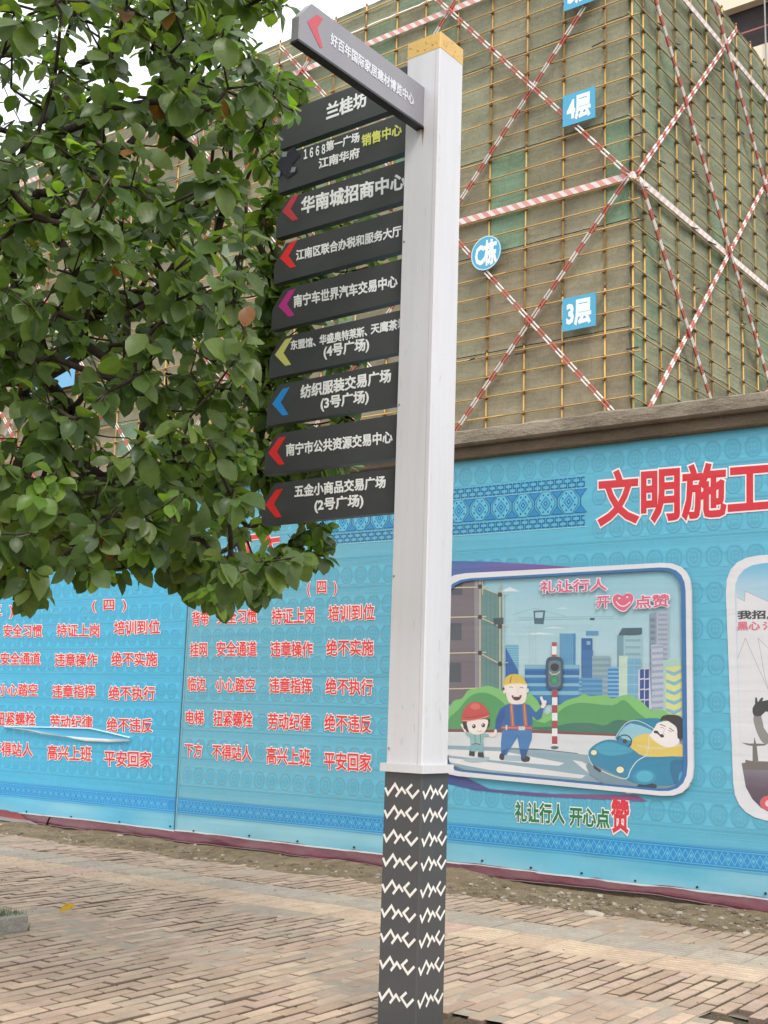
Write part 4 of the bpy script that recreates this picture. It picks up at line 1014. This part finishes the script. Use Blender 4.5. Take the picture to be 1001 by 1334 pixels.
hung('banner_board', 'pale blue and white board glimpsed through the tree leaves', -20.9, 12.4, 2.4*K, 1.2*K, '#6FB6E0')

# ---------------------------------------------------------------- signpost
PX, PY = P_S, P_N
g0 = ground(541, 1358)
sp = thing('signpost', 'white square signpost with stacked dark direction panels and a patterned grey foot', 'signpost', g0, YS)
PWD = .222
def ploc(x, y, n_=0.0):     # point of the photo on the plane n = n_ -> (s, z)
    h = hit(x, y, g0+NS*n_, NS)-g0; return h.dot(US), h.z
def sleeve(name, z0, z1, g_, col, mat, r_=.006, label=None):
    m_ = MB(); x0, x1, y0, y1 = -PWD-g_, g_, -g_, PWD+g_
    c = [(x1-r_, y0), (x1, y0+r_), (x1, y1-r_), (x1-r_, y1), (x0+r_, y1), (x0, y1-r_), (x0, y0+r_), (x0+r_, y0)]
    nz = max(1, int((z1-z0)/.25)); vs = [(x, y, z0+(z1-z0)*j/nz) for j in range(nz+1) for x, y in c]; L = 8
    m_.add(vs, [(j*L+k, j*L+(k+1) % L, (j+1)*L+(k+1) % L, (j+1)*L+k) for j in range(nz) for k in range(L)]+[tuple(range(L-1, -1, -1)), tuple(range(nz*L, nz*L+L))], col)
    return m_.build(name, mat, sp, label=label)
sleeve('column', 1.24, 5.115, 0, '#D2D1D4', M_paint)
sleeve('cap', 5.062, 5.155, .0015, '#D9B05A', M_tape if 'M_tape' in globals() else M_board, label='worn yellow band round the top of the post')
sleeve('collar', 1.228, 1.268, .022, '#D3D2D3', M_paint, .003)
foot = sleeve('foot', -.06, 1.232, .004, '#4A4A4B', M_sign, label='dark grey foot of the post printed with white zigzags')
# faint worn print on the yellow cap
m_ = MB()
for k in range(60):
    u = R.uniform(.01, .21); z = 5.07+R.uniform(0, .07); s_ = R.uniform(.003, .009); c = R.choice(('#C9772F', '#E6D9A0', '#B98A3A'))
    if k % 2: m_.add([(-u, -.0035, z), (-u+s_, -.0035, z), (-u+s_*1.2, -.0035, z+s_*.6), (-u, -.0035, z+s_*.7)], [(0, 1, 2, 3)], c)
    else: m_.add([(.0035, u, z), (.0035, u+s_, z), (.0035, u+s_*1.2, z+s_*.6), (.0035, u, z+s_*.7)], [(0, 1, 2, 3)], c)
m_.build('worn_print', M_board, sp)
# zigzag print rows
ZZ = [ [(.045, .60), (.185, .22), (.50, .90), (.70, .50)], [(.53, .05), (.82, .55), (1.02, .22)] ]
rowz = [ploc(547, y)[1] for y in (1032, 1062, 1094, 1126, 1161, 1194, 1227, 1263, 1306)]
m_ = MB()
def zrow(face, zc):
    W_ = .205; H_ = .062
    def to_(a, z, o): return (-.222+a, -.0046-o, zc+z) if face == 0 else (.0046+o, .004+a, zc+z)
    A_ = [(.02, .010), (.10, -.022), (.295, .030), (.415, -.004)]; B_ = [(.325, -.030), (.49, .013), (.60, -.013)]
    C_2 = [(.77, .034), (.63, .006), (.79, -.028), (.96, .010)]
    for i, st_ in enumerate((A_, B_, C_2)): strokepoly(m_, [(a*.219, z) for a, z in st_], .0125, lambda a, z: to_(a, z, .0003*i), '#EDE8E0')
for z in rowz:
    m_ = MB(); zrow(0, z); m_.build('zigzag_print', M_letter, foot); m_ = MB(); zrow(1, z-.004); m_.build('zigzag_print', M_letter, foot)

for zc in (1.34, 2.2, 3.1, 4.0, 4.9):
    m_ = MB(); m_.tube((-.205, 0, zc), (-.205, -.004, zc), .006, .005, 8, '#8E8E90'); m_.build('screw', M_pipe, sp)
m_ = MB(); m_.box((-.0285, -.0012, 1.27), (-.0265, .001, 5.06), '#B4B3B6'); m_.build('seam', M_letter, sp)
m_ = MB()
RS = random.Random(5)
for k in range(46):
    z = RS.choice((RS.uniform(1.28, 2.0), RS.uniform(1.3, 5.0))); u = RS.uniform(.008, .21); L = RS.uniform(.008, .06); w_ = RS.uniform(.0006, .002); c = mul('#A9A6A2', RS.uniform(.75, 1.1)); s_ = RS.uniform(-.01, .01)
    if k % 2: m_.add([(-u, -.0007, z), (-u+w_, -.0007, z), (-u+w_+s_, -.0007, z+L), (-u+s_, -.0007, z+L)], [(0, 1, 2, 3)], c)
    else: m_.add([(.0007, u, z), (.0007, u+w_, z), (.0007, u+w_+s_, z+L), (.0007, u+s_, z+L)], [(0, 1, 2, 3)], c)
m_.build('scuff_marks', M_letter, sp, kind='stuff')
# nine panels on the side of the post
NPL = .055                                   # panels sit a little back from the front face
GR = '#404142'
def panel_shape(x0, x1, z0, h, ch, y0, y1, col, mb):
    pr = [(x1, z0), (x1, z0+h), (x0+ch, z0+h), (x0, z0+h*.52), (x0, z0)]
    n = len(pr); mb.add([(a, y0, z) for a, z in pr]+[(a, y1, z) for a, z in pr], [tuple(range(n)), tuple(range(2*n-1, n-1, -1))]+[(i, i+n, (i+1) % n+n, (i+1) % n) for i in range(n)], col)
panels = [
 (2.535, '五金小商品交易广场 over (2号广场), lowest panel, red arrow', '#EE2A2C', [('五金小商品交易广场', 384.5, 640.5, 502.5, 627.5, 15.5), ('(2号广场)', 410.5, 659.5, 473.5, 652.5, 18)], [(344.5, 657.5), (368, 638.5), (361, 657.2), (367.5, 672), (360, 672)]),
 (2.825, '南宁市公共资源交易中心, second panel from the bottom, red arrow', '#EE2A2C', [('南宁市公共资源交易中心', 373.5, 586.5, 511.5, 569, 15.5)], [(348.5, 590), (373.5, 571)]),
 (3.115, '纺织服装交易广场 over (3号广场), blue arrow', '#1E96E6', [('纺织服装交易广场', 392.5, 511, 509.5, 489, 17), ('(3号广场)', 418.5, 527, 480.5, 517, 18.5)], []),
 (3.40, '东盟馆 and others over (4号广场), pale yellow arrow', '#D6D87A', [('东盟馆、', 379.5, 450, 411.5, 445, 12), ('华盛奥特莱斯、', 417, 443.5, 478.5, 431.5, 12.5), ('天鹰茶城', 484, 429, 530, 420.5, 13), ('(4号广场)', 422.5, 459.5, 481, 449, 18.5)], []),
 (3.69, '南宁车世界汽车交易中心, magenta arrow', '#C0308A', [('南宁车世界汽车交易中心', 383.5, 393, 518, 366, 15.5)], []),
 (3.975, '江南区联合办税和服务大厅, red arrow', '#EE2A2C', [('江南区联合办税和服务大厅', 386.5, 333, 523, 300.5, 13.5)], []),
 (4.26, '华南城招商中心 in large letters, muted red arrow', '#C23A46', [('华南城招商中心', 393.5, 268.5, 528.5, 235, 21)], []),
 (4.545, '1668第一广场 and 江南华府 with yellow 销售中心, dark torn sticker at its end', None, [('１６６８', 396.5, 201.5, 424, 194, 12), ('第一广场', 425.5, 191.5, 468.5, 178.5, 12.5), ('江南华府', 416, 213.5, 468.5, 198.5, 13)], []),
 (4.825, '兰桂坊, uppermost panel, half behind leaves', None, [('兰桂坊', 426, 146.5, 478, 127.5, 20)], []),
]
chev = lambda cx, cz, c, mb, to_: mb.add([to_(*p) for p in ((cx-.066, cz-.002), (cx+.012, cz+.078), (cx+.066, cz+.080), (cx+.002, cz-.002), (cx+.066, cz-.082), (cx+.020, cz-.082))], [(0, 1, 2, 3), (0, 3, 4, 5)], c)
to_p = lambda s, z, off: (s, NPL-off, z)
pl = lambda x, y: ploc(x, y, NPL)
rx = R
for i, (z0, lb, acol, texts, _) in enumerate(panels):
    z0 += .008
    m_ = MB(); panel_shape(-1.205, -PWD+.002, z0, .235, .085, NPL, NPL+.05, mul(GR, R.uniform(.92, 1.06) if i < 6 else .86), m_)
    o = m_.build('sign_panel', M_sign, sp, label='dark panel reading '+lb)
    for zq in (z0+.05, z0+.19):
        m_ = MB(); m_.tube((-PWD-.03, NPL, zq), (-PWD-.03, NPL-.004, zq), .006, .005, 8, '#77787A'); m_.build('bolt', M_pipe, o)
    for tx in texts: t = MB(); text_px(t, *tx, pl, to_p, .0022, '#F4F5F4', .036); t.build('lettering', M_letter, o)
    if i == 7: t = MB(); text_px(t, '销售中心', 472, 184, 523.5, 168, 15, pl, to_p, .0022, '#DDE26A', .032); t.build('lettering', M_letter, o, label='yellow lettering')
    if acol:
        a = MB(); cx = pl(*{0: (357, 656), 1: (361, 588), 2: (366, 524), 3: (369.5, 459.5), 4: (374, 396), 5: (376, 333), 6: (379, 272)}[i])
        chev(cx[0], cx[1], acol, a, lambda s, z: (s, NPL-.0015, z)); a.build('arrow', M_letter, o)
    if i == 7:
        a = MB(); q = [pl(*p) for p in ((372, 198), (385, 192), (392, 203), (382, 214), (389, 224), (376, 232), (366, 226), (362, 212))]
        a.add([to_p(s, z, .002+.004*(k % 2)) for k, (s, z) in enumerate(q)], [tuple(range(8))], '#1B1C2C')
        for p in ((372, 202), (383, 222), (363, 228)): 
            s, z = pl(*p); a.add([to_p(s+dx, z+dz, .009) for dx, dz in ((-.02, -.012), (.018, -.018), (.024, .012), (-.008, .02))], [(0, 1, 2, 3)], '#8A8E96')
        a.build('torn_sticker', M_sign, o)
# upper panel standing square to the others, pointing at the viewer
x1 = -.098; NEAR = -1.016
m_ = MB(); z0, h = 4.631, .226
pr = [(-.001, z0), (-.001, z0+h), (NEAR+.085, z0+h), (NEAR, z0+h*.52), (NEAR, z0)]; n = 5
m_.add([(x1, y, z) for y, z in pr]+[(x1-.045, y, z) for y, z in pr], [tuple(range(n-1, -1, -1)), tuple(range(n, 2*n))]+[(i, (i+1) % n, (i+1) % n+n, i+n) for i in range(n)], '#8A888F')  # same dark paint as the other panels; sky glare put into this lighter grey
o = m_.build('sign_panel', M_paint, sp, label='dark panel with sky glare painted into its colour, reading 好百年国际家居建材博览中心 pointing towards the viewer')
m_ = MB(); m_.box((x1-.048, NEAR, z0-.012), (x1+.003, .0, z0), '#1E1E20'); m_.build('bottom_edge', M_sign, o)
Q0 = g0+US*x1
def qloc(x, y): h = hit(x, y, Q0, US)-g0; return h.dot(NS), h.z
t = MB(); to_q = lambda y, z, off: (x1+off, y, z)
u0, u1 = qloc(431, 50), qloc(539, 131)
hh = .062
text_quad(t, '好百年国际家居建材博览中心', (u0[0], u0[1]-hh/2), (u1[0], u1[1]-hh/2), (u0[0], u0[1]+hh/2), (u1[0], u1[1]+hh/2), to_q, .002, '#DCDDE2', .035)
t.build('lettering', M_letter, o)
a = MB(); pts = [(400.5, 28.5), (413, 19), (421, 24.5), (413.5, 36), (420.5, 62), (417, 62.5)]
a.add([to_q(*qloc(*p), .0015) for p in pts], [(0, 1, 2, 3), (0, 3, 4, 5)], '#C8505A'); a.build('arrow', M_letter, o)
# rust run below the upper panel
m_ = MB(); zz = z0-.012
m_.add([(x1-.012, -.0009, zz), (x1+.006, -.0009, zz), (x1-.001, -.0009, zz-.10), (x1-.005, -.0009, zz-.10)], [(0, 1, 2, 3)], ['#6A3A22', '#6A3A22', '#BDB2AA', '#BDB2AA']); m_.build('rust_stain', M_letter, sp)

# ---------------------------------------------------------------- tree pit, kerb, grass
pc = Vector(((PIT[0]+PIT[1])/2, (PIT[2]+PIT[3])/2, 0))
kb = thing('tree_pit_kerb', 'weathered pale stone kerb framing the tree pit at the left edge', 'kerb', wpt(pc.x, 0, WD-pc.y), YW)
hx, hy, tk = (PIT[1]-PIT[0])/2, (PIT[3]-PIT[2])/2, .09
for (x0_, x1_, y0_, y1_) in ((hx-tk, hx, -hy, hy), (-hx, -hx+tk, -hy, hy), (-hx+tk+.004, hx-tk-.004, hy-tk, hy), (-hx+tk+.004, hx-tk-.004, -hy, -hy+tk)):
    long_x = (x1_-x0_) > (y1_-y0_); L = (x1_-x0_) if long_x else (y1_-y0_); n = 2
    for i in range(n):
        m_ = MB(); a, b_ = L*i/n+.002, L*(i+1)/n-.002
        if long_x: m_.cbox((x0_+a, y0_, -.05), (x0_+b_, y1_, .105), mul('#B9B3A8', R.uniform(.9, 1.05)), .008)
        else: m_.cbox((x0_, y0_+a, -.05), (x1_, y0_+b_, .105), mul('#B9B3A8', R.uniform(.9, 1.05)), .008)
        m_.build('kerb_stone', M_conc, kb)
m_ = MB(); n = 16
m_.add([(-hx+tk+(2*hx-2*tk)*i/n, -hy+tk+(2*hy-2*tk)*j/n, .075+.02*noise.noise(Vector((i*.7, j*.7, 0)))) for j in range(n+1) for i in range(n+1)],
       [(j*(n+1)+i, j*(n+1)+i+1, (j+1)*(n+1)+i+1, (j+1)*(n+1)+i) for j in range(n) for i in range(n)], (.09, .07, .05)); m_.build('pit_soil', M_soil, kb)
gr = MB()
for k in range(9000):
    x, y = R.uniform(-hx+tk*.5, hx-tk*.4), R.uniform(-hy+tk*.5, hy+.02)
    if k < 500: x, y = R.uniform(-hx, hx), hy+R.uniform(-.01, .03)
    a = R.uniform(0, 6.28); h = R.uniform(.035, .075) if k >= 700 else R.uniform(.02, .06); w_ = .004; l_ = R.uniform(.01, .03); z = .07 if k >= 500 else 0
    gr.add([(x-w_*math.sin(a), y+w_*math.cos(a), z), (x+w_*math.sin(a), y-w_*math.cos(a), z), (x+l_*math.cos(a), y+l_*math.sin(a), z+h)], [(0, 1, 2)], mixc((.05, .09, .025), (.13, .16, .05), R.random()))
ob = gr.build('grass', M_leaf, None); ob.location = wpt(pc.x, 0, WD-pc.y); ob.rotation_euler = (0, 0, YW); ob['kind'] = 'stuff'

# ---------------------------------------------------------------- tree
TB = wpt(pc.x, .07, WD-pc.y)
tree = thing('broadleaf_tree', 'leafy broadleaf street tree with drooping oval leaves, left of the signpost', 'tree', TB)
edge = [(-400, 735), (-60, 745), (5, 775), (14, 745), (32, 800), (50, 770), (75, 735), (100, 758), (120, 768), (140, 748), (165, 765), (185, 772), (205, 762), (225, 782), (262, 778), (288, 798), (312, 768), (335, 780), (352, 768), (372, 735), (388, 752), (404, 722), (424, 735), (434, 700), (445, 660), (462, 612), (470, 560), (462, 520), (478, 470), (478, 400), (520, 360), (515, 300), (505, 240), (470, 215), (420, 190), (398, 165), (404, 140), (388, 112), (372, 78), (350, 55), (352, 30), (372, 14), (380, -30), (360, -400), (-400, -400)]
def inside(p, poly):
    x, y = p; c = False; j = len(poly)-1
    for i in range(len(poly)):
        xi, yi = poly[i]; xj, yj = poly[j]
        if (yi > y) != (yj > y) and x < (xj-xi)*(y-yi)/(yj-yi)+xi: c = not c
        j = i
    return c
holes = [(22, 105, 32, 22, .95), (45, 40, 16, 12, .8), (128, 25, 14, 18, .8), (95, 10, 12, 9, .7), (62, 145, 16, 12, .8), (145, 90, 18, 14, .7), (170, 108, 14, 12, .7), (135, 172, 20, 16, .85), (165, 178, 18, 14, .8),
         (255, 205, 32, 16, .6), (290, 215, 20, 14, .6), (330, 215, 16, 10, .6), (45, 240, 18, 24, .8), (65, 350, 16, 18, .7), (90, 335, 16, 16, .7), (165, 360, 16, 14, .6), (88, 482, 22, 22, .95), (25, 490, 14, 12, .7), (110, 500, 16, 10, .6),
         (20, 570, 26, 32, .92), (50, 600, 24, 18, .85), (165, 560, 34, 22, .94), (140, 590, 30, 14, .92), (190, 520, 16, 22, .8), (220, 470, 14, 16, .5), (195, 660, 24, 12, .92), (180, 640, 14, 16, .6), (150, 700, 14, 10, .6), (270, 640, 18, 12, .45), (345, 700, 16, 12, .85),
         (260, 420, 12, 14, .4), (100, 250, 12, 10, .4)]
def hole_p(x, y):
    p = 0
    for hx_, hy_, a, b_, q in holes:
        d = ((x-hx_)/a)**2+((y-hy_)/b_)**2
        if d < 1.5: p = max(p, q*(1 if d < 1 else (1.5-d)*2))
    return p
clusters = []
tries = 0
RT = random.Random(11)
while len(clusters) < 1640 and tries < 1500000:
    tries += 1
    x, y = RT.uniform(-90, 520), RT.uniform(-90, 815); dep = RT.uniform(4.9, 8.6)
    if 1190 < len(clusters) <= 1400: y = RT.uniform(560, 815)
    if len(clusters) > 1400: x, y, dep = (RT.uniform(335, 520), RT.uniform(40, 660), RT.uniform(7.2, 8.6)) if RT.random() < .7 else (RT.uniform(320, 445), RT.uniform(680, 790), RT.uniform(5.4, 7.6))
    if not inside((x, y+8), edge) and not inside((x, y), edge): continue
    if not inside((x, y+16), edge) and RT.random() < .75: continue
    if x > 322 and y > 50 and dep < 7.15 and not (y < 205 and x < 384 and dep < 5.7) and not (y > 722): continue
    if x > 352 and dep > 8.0: continue
    if x > 400 and y < 690 and RT.random() < .25: continue
    if y > 640 and dep > 7.2 and x < 322: continue
    if 520 < y < 640 and x < 260 and RT.random() < .30: continue
    if RT.random() < hole_p(x, y): continue
    P = CAM+ray(x, y)*dep
    if noise.noise(P*1.9) < -.07 and RT.random() < .7: continue
    P.z = P.z
    v = P-TB
    if Vector((v.x, v.y, 0)).length > 4.6: continue
    clusters.append((P, (x, y)))
n_in = len(clusters)
tries = 0
while len(clusters) < n_in+420 and tries < 50000:
    tries += 1
    a, r_, z = RT.uniform(0, 2*math.pi), 3.6*math.sqrt(RT.random()), RT.uniform(1.9, 6.6)
    P = TB+Vector((math.cos(a)*r_, math.sin(a)*r_, z))
    if abs(z-4.0) > 3.0*math.sqrt(max(0, 1-(r_/3.9)**2)): continue
    x, y = proj(P)
    if x > -60 and y > -80: continue
    if (P-CAM).length < 3.0: continue
    clusters.append((P, None))
# branching skeleton: each cluster hangs on the nearest node nearer the fork
fork = TB+Vector((.12, -.05, 2.05))
nodes = [(TB+Vector((0, 0, -.07)), -1), (TB+Vector((.05, 0, .9)), 0), (fork, 1)]
for a, r_, z in ((.2, 1.0, 1.5), (1.3, 1.1, 1.7), (2.4, 1.0, 1.6), (3.6, 1.1, 1.3), (4.7, 1.0, 1.5), (5.6, 1.1, 1.2), (5.2, .6, 2.6), (2.0, .5, 2.8)):
    base_i = 2
    for q in (.5, 1):
        nodes.append((fork+Vector((math.cos(a)*r_*q, math.sin(a)*r_*q, z*q*q if q < 1 else z)), base_i)); base_i = len(nodes)-1
order = sorted(range(len(clusters)), key=lambda i: (clusters[i][0]-fork).length)
cnode = {}
for i in order:
    P = clusters[i][0]; df = (P-fork).length; best, bd_ = 2, 1e9
    for k in range(2, len(nodes)):
        Q = nodes[k][0]; d = (Q-P).length + .35*abs((Q-fork).length-df*.8)*.5
        if (Q-fork).length < df+.05 and d < bd_: best, bd_ = k, d
    Q = nodes[best][0]
    if (P-Q).length > .45:
        mid = Q*.5+P*.5+Vector((RT.uniform(-.06, .06), RT.uniform(-.06, .06), RT.uniform(-.02, .10))); nodes.append((mid, best)); best = len(nodes)-1
    nodes.append((P, best)); cnode[i] = len(nodes)-1
cnt = [0]*len(nodes)
for k in range(len(nodes)-1, 0, -1): cnt[k] += 1; cnt[nodes[k][1]] += cnt[k]
rad = [min(.15, .0028*(c+1)**.52) for c in cnt]
m_ = MB(); tk_ = []
tr = MB(); p0, p1, p2 = nodes[0][0]-TB, nodes[1][0]-TB, nodes[2][0]-TB
tr.path([p0+Vector((0, 0, -.1)), p0+Vector((0, 0, .1)), p1, p2, p2+Vector((.02, 0, .25))], [.21, .17, .145, .13, .09], 12, (.10, .08, .062)); tr.build('trunk', M_bark, tree, True)
for k in range(3, len(nodes)):
    P, j = nodes[k]; Q = nodes[j][0]; r0, r1 = min(rad[j], rad[k]*1.35), rad[k]
    L = (P-Q).length
    if L < .01: continue
    mid = (P+Q)/2+Vector((0, 0, -.03*L))
    m_.path([Q-TB, mid-TB, P-TB], [r0, (r0+r1)/2, r1], 6 if r0 > .012 else 4, (.085, .062, .045))
m_.build('limbs', M_bark, tree, True)
# leaves
def leaf_geo(L, Wd, fold, droop, rnd):
    ts = (0, .16, .38, .62, .84, 1.0); ws = (.04, .62, .98, 1.0, .62, .03); vs = []
    for t, w_ in zip(ts, ws):
        z = -droop*L*t*t; x = L*t*(1-.12*droop*t); hw = Wd/2*w_; up = fold*hw
        vs += [(x, -hw, z+up+rnd.uniform(-.03, .03)*hw), (x, 0, z), (x, hw, z+up+rnd.uniform(-.03, .03)*hw)]
    fs = []
    for i in range(5):
        a = i*3; fs += [(a, a+3, a+4, a+1), (a+1, a+4, a+5, a+2)]
    return vs, fs
LG = [leaf_geo(1, RT.uniform(.58, .76), RT.uniform(.05, .65), RT.uniform(-.05, .5), RT) for _ in range(16)]
def leafcol(young):
    if young == 2: return mixc((.30, .115, .03), (.17, .08, .03), RT.random())
    if young: return mixc((.21, .33, .06), (.11, .22, .04), RT.random())
    return mul(mixc((.062, .115, .034), (.145, .205, .055), RT.random()**1.2), RT.uniform(.7, 1.3))
leaves = []
for i, (P, xy) in enumerate(clusters):
    k = cnode[i]; Q = nodes[nodes[k][1]][0]; d = (P-Q).normalized()
    outw = (P-(TB+Vector((0, 0, 3.2)))).normalized()
    young = 1 if RT.random() < (.20 if xy and xy[1] > 560 or xy and xy[0] > 360 else .11) else 0
    nl = RT.randint(5, 8); a0 = RT.random()*6.28
    for q in range(nl):
        a = a0+q*2.4; side = d.orthogonal().normalized(); s2 = d.cross(side)
        dr = (side*math.cos(a)+s2*math.sin(a))*.9+d*RT.uniform(.1, .8)+Vector((0, 0, -1))*RT.uniform(.25, 1.15)+outw*.25
        dr.normalize()
        up = Vector((0, 0, 1))*.8+outw*.45+(CAM-P).normalized()*.25+Vector((RT.gauss(0, .35), RT.gauss(0, .35), RT.gauss(0, .35)))
        y_ = up.cross(dr)
        if y_.length < .05: y_ = dr.orthogonal()
        y_.normalize(); z_ = dr.cross(y_)
        L = RT.choice((.065, .088, .103, .115, .132))*RT.uniform(.85, 1.12)*(.75 if young else 1)*(1.0 if xy else 1.25)
        B = P-d*RT.uniform(0, .10)+dr*.022
        col = leafcol(2 if RT.random() < .005 else young)
        leaves.append((B, dr, y_, z_, L, RT.randrange(16), col, xy is not None, P))
def key(l):
    x, y = proj(l[0]); vis_ = 0 <= x <= 1001 and 0 <= y <= 1334
    return ((l[0]-CAM).length/l[4]) if vis_ else 1e9
order = sorted(range(len(leaves)), key=lambda i: key(leaves[i])); top = set(order[:296])
pet = MB(); st_ = MB()
for i, (B, dr, y_, z_, L, v_, col, inf, P) in enumerate(leaves):
    vs, fs = LG[v_]
    pet.tube(P-TB-(P-B)*.2, B-TB, .0022, .0016, 3, (.11, .13, .04), cap=False)
    if i in top:
        m_ = MB(); m_.add([(a*L, b_*L, c_*L) for a, b_, c_ in vs], fs, col)
        o = bpy.data.objects.new('leaf', m_.mesh('leaf', M_leaf, True)); COL.objects.link(o); o.parent = tree
        M4 = Matrix((dr, y_, z_)).transposed().to_4x4(); M4.translation = B-TB; o.matrix_local = M4
    else: st_.add([tuple(B-TB+dr*(a*L)+y_*(b_*L)+z_*(c_*L)) for a, b_, c_ in vs], fs, col)
st_.build('leaf', M_leaf, tree, True, kind='stuff'); pet.build('petioles', M_leaf, tree, kind='stuff')
print('clusters', n_in, len(clusters), 'leaves', len(leaves))

# fallen yellow leaf on the pavement
p = ground(77, 1191)
o = thing('fallen_leaf', 'curled yellow fallen leaf on the paving near the left kerb', 'leaf', p+Vector((0, 0, .02)), .3)
m_ = MB(); vs, fs = leaf_geo(.11, .075, 1.1, -.3, RT); m_.add([(a, b_, c_) for a, b_, c_ in vs], fs, '#BC9638'); m_.build('leaf_blade', M_leaf, o, True)
